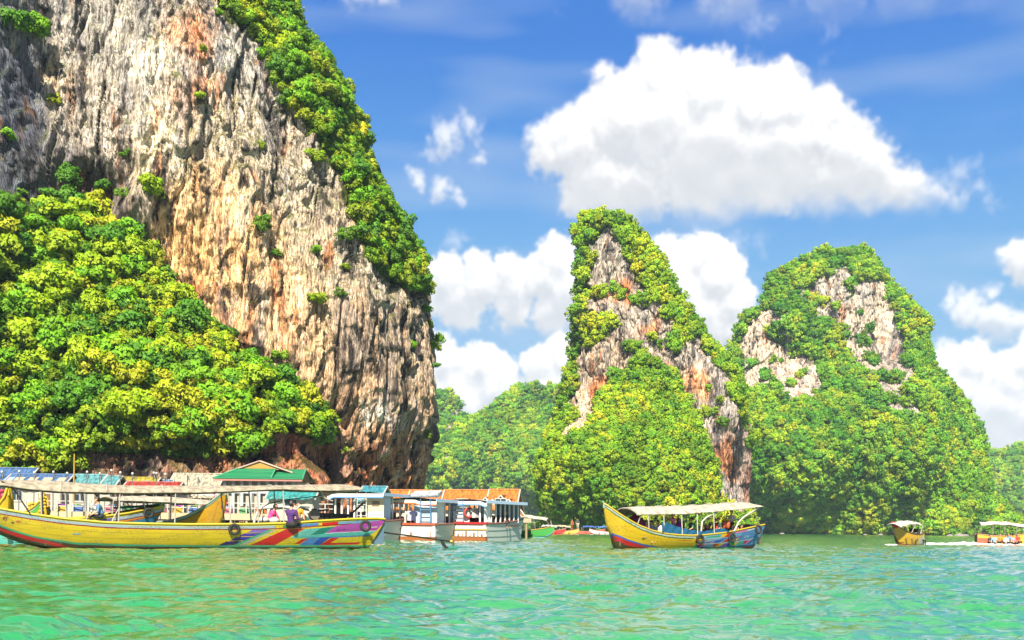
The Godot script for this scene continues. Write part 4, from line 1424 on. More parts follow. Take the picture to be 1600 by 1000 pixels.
	tyre(h, 571, 822, 0.25, "black tyre hanging on the purple stern panel of the long yellow boat", "tyre fenders on the boats")
	# white water containers and a blue sheet on board
	for q: Array in [[412, 813, "rounded white float on the long yellow boat, left one"], [428, 814, "rounded white float on the long yellow boat, right one"]]:
		var b := st()
		ball(b, Vector3(0, 0.12, 0), Vector3(0.24, 0.14, 0.2), 14, 8)
		var t := thing("float", q[2], "float", world_of(h.f, local(h.f, q[0], q[1] + 4, -0.7)))
		obj("shell", done(b), paint(240, 238, 228), t)
		b = st()
		tube(b, [Vector3(-0.08, 0.25, 0), Vector3(0, 0.3, 0), Vector3(0.08, 0.25, 0)], 0.015, 6)
		obj("handle", done(b), paint(120, 160, 190), t)
	person("person in dark purple shirt sitting with back turned at the long boat's stern", "seat_wave", 455, 788, 44.6, PI * 0.9, 1.2, H(75, 25, 120, 0.4), H(30, 28, 34))

func tour_boat() -> void:
	var sheer := [944, 787, 952, 792, 960, 798, 980, 811, 1000, 822, 1020, 829.5, 1040, 834, 1060, 836.3, 1080, 837, 1100, 836.4, 1130, 833, 1150, 829.5, 1175, 824, 1195, 820]
	var bottom := [944, 790, 947, 806, 954, 822, 966, 838, 972, 852, 976, 857, 1060, 858, 1150, 857, 1195, 855]
	var Y := H(236, 202, 24)
	var sky := H(110, 178, 228)
	var teal := H(90, 195, 175)
	var magenta := H(205, 30, 120)
	var pink := H(230, 130, 205)
	var red := H(220, 60, 40)
	var violet := H(125, 90, 205)
	var blue := H(50, 105, 205)
	var bands := [[944, 1098, 0.6, 3.4, H(196, 216, 208)], [944, 1098, 3.8, 1.6, H(25, 110, 60)], [1098, 1200, 0.0, 40.0, sky], [1060, 1096, 7.4, 1.0, H(230, 90, 40)], [1020, 1200, 0.0, 1.5, H(248, 214, 40)],
		[944, 1060, [944, 830, 965, 838, 985, 846, 1010, 854, 1030, 858], 40.0, H(66, 62, 26)], [944, 1046, [944, 826, 966, 837, 985, 845.5, 1010, 852.5, 1040, 857], 7.0, H(215, 25, 30)], [944, 1060, [944, 823, 966, 834.5, 985, 843, 1010, 850.5, 1045, 856], 2.6, blue], [1090, 1200, [1090, 853.6, 1150, 853, 1200, 850], 20.0, blue], [1150, 1200, [1150, 856, 1200, 853], 20.0, red]]
	var shapes := [[H(150, 195, 225), [1100, 838, 1120, 835, 1130, 843, 1104, 847]], [H(90, 155, 222), [1162, 830, 1195, 822, 1190, 840, 1156, 845]], [H(70, 170, 130), [1104, 838.5, 1126, 836, 1126, 839, 1104, 841]], [H(240, 200, 40), [1128, 835, 1138, 833, 1134, 839, 1126, 840]], [H(235, 70, 40), [1137, 833.5, 1148, 831, 1140, 839, 1132, 839.5]], [pink, [1150, 831, 1170, 827, 1168, 830, 1148, 834]], [H(235, 240, 240), [1170, 827.5, 1186, 823.5, 1184, 826, 1168, 830]],
		[red, [1130, 848, 1137, 842, 1148, 840, 1141, 846.5]], [H(240, 205, 40), [1142, 846.5, 1158, 843.6, 1160, 841.6, 1147, 843]], [magenta, [1149, 840, 1160, 837.6, 1158, 839.6, 1148, 841.6]], [teal, [1148, 842, 1158, 840, 1157, 841.8, 1147, 843.2]], [violet, [1155, 846, 1160, 837, 1162, 837, 1158, 844.6]], [blue, [1116, 845, 1136, 841, 1126, 848, 1118, 849]], [violet, [1100, 848, 1116, 845.4, 1110, 848, 1102, 849]], [pink, [1108, 849, 1120, 845.6, 1117, 848.4]], [red, [1098, 845, 1106, 843.6, 1103, 846, 1096, 846.4]], [teal, [1106, 846, 1110, 844, 1108, 846.4]],
		[Y, [1084, 840, 1092, 842, 1091, 847, 1092, 851, 1084, 858, 1078, 858]], [H(150, 30, 20), [1086, 845, 1092, 846, 1091, 849]], [teal, [1085, 857, 1092, 850.4, 1096, 857]], [magenta, [1092, 851, 1104, 850, 1097, 855.6]], [pink, [1104, 850, 1112, 849.2, 1102, 855, 1097, 855.6]], [H(105, 175, 230), [1106, 854, 1114, 849.4, 1118, 852, 1120, 856]], [red, [1117, 850.2, 1128, 849.2, 1122, 855, 1120, 855.4]], [H(245, 190, 40), [1128, 849.2, 1135, 848.8, 1127, 855.6, 1122, 855.4]], [violet, [1130, 855, 1134, 850, 1143, 848.2, 1146, 853.6, 1140, 855.4]], [H(30, 185, 60), [1143, 848.2, 1153, 847.2, 1147, 853.4]], [H(246, 205, 40), [1153, 847.2, 1160, 846.4, 1153, 853.6, 1149, 853.6]], [teal, [1156, 853, 1161, 846.6, 1168, 845.8, 1171, 851.6]], [magenta, [1168, 845.6, 1178, 844.2, 1172, 851]], [pink, [1178, 844.2, 1184, 843.2, 1177, 850.6, 1173, 850.8]], [H(50, 110, 190), [1184, 843, 1190, 841, 1184, 850, 1178, 850.6]], [H(235, 238, 240), [1092, 850.4, 1150, 846.8, 1190, 840.6, 1190, 841.4, 1150, 847.6, 1092, 851.1]],
		[H(205, 225, 240), [1167, 837.2, 1170, 836.6, 1169.6, 837.6, 1168, 838, 1170, 838.6, 1169.4, 840.6, 1166.6, 841, 1167, 840, 1168.8, 839.6, 1166.8, 838.8]], [H(205, 225, 240), [1171.4, 836.4, 1172.2, 836.2, 1172.6, 838.8, 1173.4, 837, 1174.2, 838.6, 1175, 835.8, 1175.8, 835.6, 1174.6, 840, 1173.6, 839.2, 1172.4, 840.4]]]
	var tex := hull_image(944, 1195, 1400, 128, sheer, bottom, Y, bands, shapes, 0.15, 14)
	var h := hull({"name": "longtail_boat", "label": "crowded yellow tour boat with high green edged bow and rainbow stern", "x0": 944.0, "d0": 54.4, "x1": 1195.0, "d1": 60.5, "bow": -1, "sheer": sheer, "bottom": bottom, "beam": [944, 0.02, 952, 0.25, 975, 0.6, 1010, 0.85, 1060, 0.98, 1130, 0.95, 1195, 0.62], "middle": 0.9, "rake": 0.5, "skin": skin_mat(tex), "rail": paint(248, 214, 40), "transom": paint(70, 135, 210), "inside": paint(150, 140, 110, 0.7), "benches": [1010, 1030, 1055, 1080, 1105, 1130], "rail_r": 0.04, "stem_skin": paint(176, 208, 190)})
	var white := paint(240, 236, 222, 0.5)
	var g := canvas(244, 234, 212)
	canopy(h, [976, 794.5, 986, 792, 1000, 791.5, 1060, 790.5, 1100, 788.5, 1140, 785.5, 1156, 785, 1172, 788], [994, 804, 1003, 803.5, 1030, 802.4, 1062, 802.6, 1100, 800, 1150, 795.5, 1189, 791], 1.0, g, [[1003, 996], [1014, 1014], [1038, 1038], [1066, 1066], [1090, 1090], [1116, 1116]], white, [978, 1000, 1030, 1056, 1082, 1108, 1134, 1160])
	rod(h, "canopy_stay", [[1122, 799], [1112, 804], [1103, 809], [1097, 815], [1095, 834]], 0.05, white)
	rod(h, "canopy_stay", [[1188, 791], [1176, 799], [1162, 808], [1154, 816], [1147, 830]], 0.05, white)
	rod(h, "stern_line", [[1181, 808], [1186, 822]], 0.02, paint(150, 150, 150))
	rod(h, "bow_ribbon", [[958, 797], [964, 801], [967, 805]], 0.09, paint(225, 30, 40), -0.7)
	tyre(h, 1094, 842.5, 0.27, "black tyre hanging where the tour boat's yellow side meets its rainbow pattern", "tyre fenders on the boats")
	tyre(h, 1144, 840.5, 0.27, "black tyre hanging in the middle of the tour boat's rainbow stern", "tyre fenders on the boats")
	tyre(h, 1185, 827.5, 0.26, "black tyre hanging at the very stern of the tour boat", "tyre fenders on the boats")
	# spray sheet hung along the near rail
	var s := st()
	var grid := []
	for i in 33:
		var px := 1035.0 + i * 105.0 / 32.0
		for k in 8:
			var v := k / 7.0
			var y := lerpf(curve([1035, 815, 1040, 816, 1060, 823.5, 1085, 829, 1100, 830, 1118, 826.5, 1132, 825, 1140, 830], px), curve(sheer, px) - 0.3, v)
			var fold := sin(px * 0.55 + v * 5.0) * 0.05 + sin(px * 1.3 - v * 3.0) * 0.025
			grid.append(local(h.f, px, y, 0.06 + fold * (1.0 - 0.5 * v)))
	sheet(s, grid, 8)
	var tarp := mat(H(45, 120, 170, 0.26), 0.2)
	tarp.cull_mode = BaseMaterial3D.CULL_DISABLED
	var spray := tag(obj("spray_sheet", done(s), tarp), "crumpled blue plastic spray sheet along the tour boat's near rail", "sheet") as Node3D
	spray.transform = h.t.transform
	# the passengers
	var dp := func(px: float, z: float) -> float: return lerpf(54.4, 60.5, (px - 944.0) / 251.0) + z * 0.45 + 0.26
	var dark := H(40, 38, 44, 0.4)
	var ppl := [["passenger in pink shirt nearest the tour boat's bow, head half hidden", "seat", 1009, 818, 0.8, 0.9, H(215, 130, 200)], ["passenger in pale blue shirt behind the boat's bow post looking left", "seat", 1018, 818.5, 0.5, -0.5, H(175, 185, 225)], ["passenger in black and white top bending the head down beside the blue sheet", "seat_bent", 1031, 817.5, 0.5, -0.9, H(215, 215, 220)], ["passenger in pink shirt raised above the others photographing ahead", "seat_photo", 1052, 806, 0.9, -1.1, H(225, 120, 150)],
		["passenger wrapped in a bright purple headscarf", "seat_scarf", 1060.5, 814.5, 1.1, 1.6, H(165, 35, 160)], ["passenger in dark purple headscarf beside the bright purple one", "seat_scarf", 1067, 820, 0.9, 1.7, H(95, 20, 90)], ["passenger with hair in a bun and green and pink top facing left", "seat_bun", 1080.5, 813.5, 0.7, -1.3, H(60, 110, 90)], ["passenger with dark hair low behind the blue sheet", "seat", 1095.5, 827, 0.4, -0.4, H(50, 45, 50)], ["passenger leaning under a magenta hat", "seat_scarf", 1103, 824.5, 0.8, -0.2, H(150, 40, 90)],
		["passenger raising one hand between the canopy posts", "seat_wave", 1109, 823, 1.3, -0.8, H(70, 40, 40)], ["passenger in red shirt behind the blue capped one", "seat", 1117.5, 815, 1.2, -1.2, H(225, 40, 35)], ["passenger in blue cap and black and green shirt", "seat", 1122.5, 813.5, 0.6, -1.1, H(45, 60, 60)], ["boatman standing at the stern in a pale purple shirt, hand on hip", "stand_hip", 1143.5, 802, 1.1, -1.0, H(190, 170, 195)], ["passenger in dark clothes sitting behind the standing boatman", "seat", 1151, 824, 1.0, -1.2, H(50, 45, 45)], ["passenger in dark shirt lying back at the stern with an arm up", "seat_wave", 1160, 824, 1.0, -1.4, H(45, 40, 42)]]
	for q: Array in ppl:
		var hair := Color(0.06, 0.05, 0.045)
		if q[1] == "seat_scarf":
			hair = q[6] if not "magenta" in q[0] else H(200, 30, 120)
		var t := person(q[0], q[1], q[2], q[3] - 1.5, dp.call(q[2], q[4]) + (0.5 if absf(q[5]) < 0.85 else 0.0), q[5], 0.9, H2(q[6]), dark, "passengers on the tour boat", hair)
		if "blue cap" in q[0]:
			s = st()
			ball(s, Vector3(0, 0.83, -0.02), Vector3(0.1, 0.075, 0.105), 12, 6)
			slab(s, [Vector3(-0.07, 0.83, 0.07), Vector3(0.07, 0.83, 0.07), Vector3(0.05, 0.82, 0.18), Vector3(-0.05, 0.82, 0.18)], Vector3(0, 0.012, 0))
			obj("cap", done(s), paint(95, 150, 235), t)
	# life jacket, and the bundle of patterned cloth at the bow
	var lj := thing("life_jacket", "orange and yellow life jacket beside the blue capped passenger", "life jacket", P(1134, 825, dp.call(1134, 0.7)))
	for k in 2:
		s = st()
		ball(s, Vector3(-0.12 + 0.24 * k, 0.2, 0), Vector3(0.12, 0.26, 0.1), 10, 8)
		obj("panel", done(s), paint(245, 110, 50), lj)
	s = st()
	torus(s, Vector3(0, 0.42, -0.03), Basis(Vector3.RIGHT, 1.2), 0.14, 0.06, 14, 8)
	obj("collar", done(s), paint(248, 205, 50), lj)
	s = st()
	grid = []
	for i in 19:
		var w := TAU * i / 18.0
		for k in 8:
			var v := k / 7.0
			var r := (0.10 + 0.42 * sin(v * 2.4)) * (1.0 + 0.1 * sin(w * 5.0 + v * 4.0))
			grid.append(Vector3(cos(w) * r * 0.95 + 0.12 * v, 0.5 - 0.8 * v, sin(w) * r))
	sheet(s, grid, 8)
	tag(obj("cloth_bundle", done(s), paint(190, 40, 110, 0.85), self, P(992, 819, dp.call(994, 2.0))), "tall bundle of magenta cloth behind the tour boat's bow rail", "cloth")

# a smaller boat of the same build laid on the water by its size: at its bow, turned by yaw (0: bow to the left)
func small_boat(called: String, label: String, at: Vector3, yaw: float, long: float, high: float, cols: Array, group: String, roof: bool, posts: int, roof_c: Array) -> Node3D:
	var t := thing(called, label, "boat", at, yaw, group)
	var n := 24
	var vs := [0.0, 0.3, 0.6, 0.85, 1.0]
	var near := []
	var rails := [[], []]
	var deck := []
	for i in n + 1:
		var u := float(i) / n
		var ys := high * (0.52 + 0.75 * pow(1.0 - u, 2.6) + 0.22 * pow(u, 3.0))
		var yb := -0.12 + high * 0.75 * pow(maxf(0.0, 1.0 - u * 5.5), 1.6)
		var b := long * 0.105 * pow(sin(clampf(u * 1.25 + 0.02, 0.0, 1.57) * (1.0 if u < 0.8 else 1.0)), 0.7) * (1.0 - 0.35 * smoothstep(0.7, 1.0, u))
		var row := []
		for sd in [1, -1]:
			for v: float in vs:
				var lf := lerpf(1.0 - 0.35 * v * v, 1.0 - 0.9 * v, clampf(1.0 - u * 3.0, 0.0, 1.0))
				row.append(Vector3(u * long, lerpf(ys, yb, v), sd * b * lf))
		near.append(row)
		rails[0].append(Vector3(u * long, ys, b))
		rails[1].append(Vector3(u * long, ys, -b))
		deck.append(Vector3(u * long, maxf(yb + 0.05, 0.15 * high), b * 0.8))
		deck.append(Vector3(u * long, maxf(yb + 0.05, 0.15 * high), -b * 0.8))
	for part in 3:                                 # painted side, coloured boot top, patterned stern quarter
		var s := st()
		s.set_smooth_group(0)
		for i in n:
			for k in 4:
				var is_ := 1 if k == 3 else (2 if i > n * 0.72 and k > 0 else 0)
				if is_ != part:
					continue
				quad(s, near[i][k], near[i + 1][k], near[i + 1][k + 1], near[i][k + 1])
				quad(s, near[i + 1][k + 5], near[i][k + 5], near[i][k + 6], near[i + 1][k + 6])
		obj(["hull", "boot_top", "stern_panel"][part], done(s), paint(cols[part][0], cols[part][1], cols[part][2], 0.55, 0.42), t)
	var s := st()
	slab(s, [near[n][0], near[n][2], near[n][4], near[n][9], near[n][7], near[n][5]], Vector3(0.02, 0, 0))
	obj("transom", done(s), paint(cols[2][0], cols[2][1], cols[2][2]), t)
	for r: Array in rails:
		s = st()
		tube(s, r, 0.045, 6)
		obj("gunwale", done(s), paint(cols[3][0], cols[3][1], cols[3][2]), t)
	s = st()
	sheet(s, deck, 2)
	obj("floorboards", done(s), paint(130, 110, 80), t)
	for k in 3:
		s = st()
		box(s, Vector3(long * (0.3 + 0.18 * k), 0.36 * high, 0), Vector3(0.24, 0.04, long * 0.19))
		obj("bench", done(s), paint(150, 130, 100), t)
	if roof:
		var top: float = roof_c[3]
		var w := long * 0.115
		var g := []
		for i in 13:
			var u := i / 12.0
			for k in 7:
				var q := k / 3.0 - 1.0
				g.append(Vector3(long * lerpf(float(roof_c[4]), float(roof_c[5]), u), top * (0.86 + 0.12 * sin(u * 3.0) + 0.1 * u) + 0.28 * (1.0 - q * q) + 0.03 * sin(u * 20.0), q * w))
		s = st()
		sheet(s, g, 7)
		sheet(s, g.map(func(p: Vector3) -> Vector3: return p - Vector3(0, 0.03, 0)), 7, true)
		obj("canopy", done(s), canvas(roof_c[0], roof_c[1], roof_c[2]), t)
		for k in posts:
			var i := int(round(k * 12.0 / maxf(1.0, posts - 1.0)))
			for sd in [0, 6]:
				var a: Vector3 = g[i * 7 + sd]
				var j := clampi(int(a.x / long * n), 0, n)
				s = st()
				tube(s, [a, rails[1 if sd == 0 else 0][j]], 0.03, 5)
				obj("canopy_post", done(s), paint(236, 226, 205), t)
	s = st()
	var aft: float = long * 0.97
	box(s, Vector3(aft - 0.5, high * 0.85, 0), Vector3(0.6, 0.3, 0.35))
	tube(s, [Vector3(aft - 0.3, high * 0.9, 0), Vector3(aft - 1.3, high * 1.25, 0.2)], 0.035, 6)
	tube(s, [Vector3(aft - 0.2, high * 0.85, 0), Vector3(aft + 2.2, 0.0, 0)], 0.035, 6)
	obj("engine", done(s), mat(L(0.03, 0.028, 0.026), 0.45, 0.5), t)
	return t

func on_boat(t: Node3D, p: Vector3) -> Vector3:
	return t.position + Basis(Vector3.UP, t.rotation.y) * p

func wake(label: String, pts: Array, tall: float) -> void:       # churned foam: a heap of froth along a line, px, d, half width
	var s := st()
	rng.seed = 40
	for i in pts.size() - 1:
		var a: Array = pts[i]
		var b: Array = pts[i + 1]
		for k in 46:
			var u := rng.randf()
			var px := lerpf(a[0], b[0], u)
			var d := lerpf(a[1], b[1], u)
			var w := lerpf(a[2], b[2], u)
			var p := P(px, 825, d)
			p.y = sea_height(p.x, -p.z) + 0.01
			p.z += rng.randfn() * w * 0.5
			var r := rng.randf_range(0.05, 0.22)
			ball(s, p, Vector3(r * 1.9, r * tall * rng.randf_range(0.3, 1.0), r * 1.3), 6, 4)
	var m := mat(L(0.42, 0.45, 0.43), 0.9)
	tag(obj("wake", done(s), m), label, "", "", "stuff")

func boats() -> void:
	big_boat()
	tour_boat()
	var white := paint(226, 222, 210, 0.5)
	# ---- the boats moored between the long boat and the quay
	var sheer := [60, 818, 100, 812.5, 150, 809, 200, 802.5, 230, 796.5, 257, 790.5]
	var bottom := [60, 846, 230, 846, 240, 838, 250, 812, 257, 800]
	var tex := hull_image(60, 257, 700, 96, sheer, bottom, H(70, 150, 205), [[60, 260, 0.0, 3.4, H(250, 215, 40)], [60, 175, 3.4, 9.0, H(125, 115, 205)], [175, 260, 3.4, 4.5, H(190, 215, 232)], [100, 260, 7.9, 1.4, H(120, 40, 110)], [120, 260, 9.3, 2.0, H(246, 175, 40)], [110, 260, 11.3, 1.6, H(225, 70, 40)], [130, 260, 12.9, 1.0, H(70, 185, 170)]], [], 0.1, 24)
	var h := hull({"name": "longtail_boat", "label": "blue boat with yellow, white and purple stripes moored behind the long yellow boat", "x0": 60.0, "d0": 50.0, "x1": 257.0, "d1": 54.0, "bow": -1, "sheer": sheer, "bottom": bottom, "beam": [60, 0.3, 100, 0.8, 200, 0.95, 257, 0.6], "skin": skin_mat(tex), "rail": paint(252, 220, 60), "transom": paint(90, 160, 215), "inside": paint(170, 150, 110, 0.7), "benches": [110, 140, 175, 205], "stem": false})
	canopy(h, [164, 777, 200, 775, 260, 776, 320, 781], [164, 781.5, 200, 781.5, 260, 784, 320, 787.5], 1.1, canvas(240, 230, 206), [[170, 175], [225, 227], [256, 250]], white, [166, 224])
	tyre(h, 232.5, 801.5, 0.27, "black tyre hanging on the striped blue boat below its canopy", "tyre fenders on the boats")
	rod(h, "boom", [[178, 793.5], [215, 791.5], [256, 788]], 0.06, paint(70, 205, 190), -0.9)
	person("person in light blue shirt sitting on the striped blue boat, seen from the side", "seat_bent", 158, 780.5, 51.6, -1.2, 1.15, H(120, 175, 225), H(40, 40, 60))
	sheer = [230, 818, 262, 815, 290, 807, 310, 797, 330, 784, 345, 772, 352, 766]
	bottom = [230, 846, 320, 846, 332, 824, 343, 804, 350, 786, 352, 770]
	tex = hull_image(230, 352, 400, 96, sheer, bottom, H(222, 170, 28), [[230, 352, 0.0, 3.2, H(176, 206, 190)], [230, 352, 3.2, 1.0, H(60, 50, 30)]], [[H(190, 140, 24), [326, 822, 340, 784, 341, 784, 327.4, 822]]], 0.15, 33)
	h = hull({"name": "longtail_boat", "label": "ochre boat whose high prow with red ribbon rises under the long canopy", "x0": 230.0, "d0": 57.5, "x1": 352.0, "d1": 54.0, "bow": 1, "sheer": sheer, "bottom": bottom, "beam": [230, 0.9, 290, 0.85, 320, 0.6, 345, 0.22, 352, 0.03], "skin": skin_mat(tex), "rail": paint(176, 206, 190), "transom": paint(200, 160, 40), "inside": paint(180, 150, 110, 0.7), "benches": [250, 275]})
	garland(h, 347, 776, "red ribbon knotted round the ochre prow", [[225, 30, 45], [225, 30, 45]], 0.3)
	garland(h, 338, 768, "pink, white and yellow paper flowers behind the ochre prow", [[245, 60, 120], [250, 250, 245], [250, 215, 60], [235, 40, 60]], 0.8)
	sheer = [18, 812, 40, 801, 55, 791, 64, 780, 67, 774]
	bottom = [18, 846, 52, 846, 60, 830, 66, 800, 67, 780]
	tex = hull_image(18, 67, 200, 64, sheer, bottom, H(250, 206, 40), [[18, 67, 0.0, 3.0, H(235, 232, 220)], [18, 67, 3.0, 8.0, H(95, 200, 70)]], [], 0.0, 43)
	h = hull({"name": "longtail_boat", "label": "yellow and green boat with flower hung prow at the left behind the long boat", "x0": 18.0, "d0": 51.0, "x1": 67.0, "d1": 49.0, "bow": 1, "sheer": sheer, "bottom": bottom, "beam": [18, 0.85, 45, 0.5, 60, 0.2, 67, 0.03], "skin": skin_mat(tex), "rail": paint(250, 206, 40), "transom": paint(95, 200, 70), "inside": paint(180, 150, 110, 0.7), "benches": [30]})
	garland(h, 68, 778, "yellow cloth flowers heaped on the green edged prow", [[252, 205, 30], [252, 215, 50], [250, 195, 25], [252, 205, 30], [252, 215, 50]], 0.75)
	garland(h, 50, 788, "yellow cloth spilling along the green edged bow", [[252, 205, 30], [252, 215, 50]], 0.3)
	sheer = [-70, 812, -30, 806, -5, 794, 6, 778, 12, 762]
	bottom = [-70, 846, -10, 846, 2, 826, 9, 796, 12, 770]
	tex = hull_image(-70, 12, 200, 64, sheer, bottom, H(252, 212, 30), [], [], 0.0, 53)
	h = hull({"name": "longtail_boat", "label": "bright yellow upright prow cut by the left margin", "x0": -70.0, "d0": 52.0, "x1": 12.0, "d1": 48.5, "bow": 1, "sheer": sheer, "bottom": bottom, "beam": [-70, 0.9, -20, 0.6, 5, 0.2, 12, 0.05], "skin": skin_mat(tex), "rail": paint(252, 212, 30), "transom": paint(250, 206, 40), "inside": paint(180, 150, 110, 0.7), "rail_r": 0.07})
	garland(h, 4, 768, "pink, turquoise and white ribbons tied to the yellow prow at the left margin", [[240, 60, 110], [245, 90, 130], [40, 190, 150], [245, 245, 245], [130, 90, 200], [250, 160, 50]], 1.2)
	# the hull with red and teal stripes low at the left margin
	var lb := small_boat("longtail_boat", "low boat with red and teal striped side at the left margin below the yellow bow", Vector3(-24.6, 0, -50.0), PI - 0.25, 7.5, 0.75, [[90, 190, 180], [90, 190, 180], [215, 30, 40], [215, 30, 40]], "", false, 0, [])
	lb.position = P(96, 825, 47.0) * Vector3(1, 0, 1)
	# ---- white speedboat behind the stern
	var sp := thing("speedboat", "white speedboat with arched frame and tilted windscreen behind the long boat's stern", "boat", P(398, 825, 52.0) * Vector3(1, 0, 1), -0.12)
	var s := st()
	var g := []
	for i in 13:
		var u := i / 12.0
		var b := 0.95 * pow(sin(minf(1.0 - u * 0.96, 0.6) / 0.6 * 1.57), 0.6)
		for q: Array in [[1, -0.2, 0.55], [1, 0.35, 0.85], [1, 0.85 + 0.25 * u, 1.0], [0, 0.95 + 0.3 * u, 0.0], [-1, 0.85 + 0.25 * u, 1.0], [-1, 0.35, 0.85], [-1, -0.2, 0.55]]:
			g.append(Vector3(u * 4.2, q[1], q[0] * b * q[2]))
	sheet(s, g, 7)
	obj("hull", done(s), paint(240, 238, 232, 0.3), sp)
	for z in [-0.85, 0.85]:
		s = st()
		tube(s, [Vector3(0.2, 0.8, z), Vector3(0.35, 1.35, z), Vector3(0.5, 1.75, z), Vector3(1.6, 1.85, z), Vector3(2.5, 1.7, z), Vector3(3.0, 1.25, z * 0.9)], 0.06, 8)
		obj("arch", done(s), paint(250, 250, 248, 0.3), sp)
	s = st()
	box(s, Vector3(1.4, 1.85, 0), Vector3(2.0, 0.06, 1.8))
	obj("awning", done(s), paint(250, 250, 248, 0.4), sp)
	for k in 2:
		s = st()
		slab(s, [Vector3(2.2, 1.05, -0.75 + 0.78 * k), Vector3(2.2, 1.05, 0.0 + 0.75 * k), Vector3(2.75, 1.55, -0.02 + 0.72 * k), Vector3(2.75, 1.55, -0.72 + 0.76 * k)], Vector3(0.02, 0, 0))
		obj("windscreen", done(s), mat(H(120, 160, 175), 0.1), sp)
	person("person in bright pink shirt bending over on the white speedboat", "stand_bent", 431, 792, 49.8, 2.2, 1.05, H2(H(245, 50, 120)), H(70, 60, 70))
	person("person in yellow shirt half hidden beside the purple shirted one", "seat", 466, 789, 49.5, 0.4, 1.0, H(250, 195, 30), H(60, 60, 60))
	# ---- right hand boats under way
	var o := small_boat("longtail_boat", "yellow boat heading this way with white tilted canopy at the right", P(1397, 825, 88.0) * Vector3(1, 0, 1), 0.9, 6.2, 1.35, [[226, 180, 30], [150, 50, 40], [190, 205, 195], [110, 90, 50]], "boats under way at the right", true, 4, [250, 246, 238, 1.62, -0.08, 0.78])
	s = st()
	for k in 4:
		ball(s, Vector3(0.05, 1.72 - 0.1 * k, -0.1 + 0.08 * k), Vector3(0.16, 0.12, 0.2), 8, 5)
	obj("bow_ribbon", done(s), paint(235, 30, 40), o)
	var ppl := [["passenger with dark hair behind the red ribbon of the oncoming yellow boat", "seat", 1400, 823.5, 89.5, 0.2, H(120, 200, 200)], ["passenger in white shirt on the oncoming yellow boat", "seat", 1414, 826, 90.5, -0.4, H(225, 225, 245)], ["passenger in dark shirt standing under the rear of the tilted canopy", "stand", 1424.5, 822.5, 92.0, 0.1, H(60, 40, 40)], ["passenger in skin coloured top low on the oncoming yellow boat", "seat", 1424, 832, 91.0, 0.4, H(225, 160, 120)], ["passenger in black at the stern of the oncoming yellow boat", "seat", 1434, 830, 92.0, -0.6, H(30, 28, 32)], ["second passenger in black at the stern of the oncoming yellow boat", "seat", 1438.5, 832, 92.6, 0.5, H(30, 28, 32)]]
	for q: Array in ppl:
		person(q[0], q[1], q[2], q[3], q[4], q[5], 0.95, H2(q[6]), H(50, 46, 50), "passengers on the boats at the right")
	o = small_boat("longtail_boat", "yellow boat with two humped white canopies leaving at the right margin", P(1636, 825, 99.0) * Vector3(1, 0, 1), PI - 0.08, 6.2, 1.25, [[244, 200, 60], [235, 225, 200], [225, 120, 90], [228, 190, 120]], "boats under way at the right", true, 5, [255, 252, 244, 1.75, 0.3, 0.97])
	ppl = [["passenger in dark top nearest the stern of the boat at the right margin", "seat", 1547, 837, 98.6, 0.6, H(60, 50, 60)], ["passenger in light blue on the boat at the right margin", "seat", 1553.5, 837.5, 98.4, -0.5, H(130, 180, 225)], ["passenger in orange life jacket on the boat at the right margin", "seat", 1562.5, 835.5, 98.2, 0.0, H(245, 120, 40)], ["passenger in white on the boat at the right margin", "seat", 1572, 838, 98.4, 0.3, H(235, 240, 250)], ["passenger in blue in the middle of the boat at the right margin", "seat", 1576, 836, 98.6, -0.4, H(70, 120, 210)], ["passenger in pink on the boat at the right margin", "seat", 1583, 837.5, 98.4, 0.4, H(235, 140, 150)], ["passenger with green cap and red shirt at the right margin", "seat", 1590, 835.5, 98.6, 0.2, H(225, 60, 40)]]
	for q: Array in ppl:
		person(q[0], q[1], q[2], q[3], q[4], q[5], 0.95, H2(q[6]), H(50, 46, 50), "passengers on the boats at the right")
	wake("white foaming wake between the two boats at the right", [[1448, 92, 0.5], [1490, 95, 0.9], [1536, 97, 1.4]], 1.1)
	wake("foam along the bow and side of the boat at the right margin", [[1534, 97.2, 0.6], [1600, 97.6, 0.3]], 0.9)
	wake("foam at the bow of the oncoming yellow boat", [[1388, 87.6, 0.3], [1400, 87.0, 0.2]], 0.6)
	# ---- boats lying off the pinnacle
	small_boat("longtail_boat", "green and blue boat with pale canopy moored right of the white houseboat", P(866, 825, 118.0) * Vector3(1, 0, 1), PI - 0.3, 8.0, 0.95, [[60, 170, 70], [120, 200, 225], [60, 90, 200], [250, 205, 50]], "boats moored under the pinnacle", true, 5, [244, 242, 224, 2.1, 0.08, 0.8])
	for q: Array in [[884, 190.0, 2.6, [[225, 60, 60], [230, 220, 200], [240, 200, 80], [235, 210, 180]], "small red boat with white covers moored under the pinnacle", [245, 245, 245]], [905, 200.0, 3.0, [[240, 200, 90], [200, 200, 190], [245, 240, 230], [200, 90, 60]], "small cream boat moored in the middle under the pinnacle", [250, 230, 190]], [921, 205.0, 0.2, [[235, 235, 230], [180, 60, 50], [235, 235, 230], [225, 60, 60]], "small white boat under a blue sheet below the pinnacle", [90, 150, 235]], [945, 215.0, 3.3, [[225, 120, 100], [190, 90, 70], [225, 120, 100], [240, 170, 150]], "small salmon pink boat with a blue awning left of the tour boat's bow", [70, 120, 220]]]:
		small_boat("longtail_boat", q[4], P(q[0], 825, q[1]) * Vector3(1, 0, 1), q[2], 6.0, 0.8, q[3], "boats moored under the pinnacle", true, 3, q[5] + [1.3, 0.25, 0.75])
	person("person in orange standing on the shore boats, left one", "stand", 894, 812.5, 196.0, 0.5, 1.0, H(240, 120, 60), H(200, 90, 60))
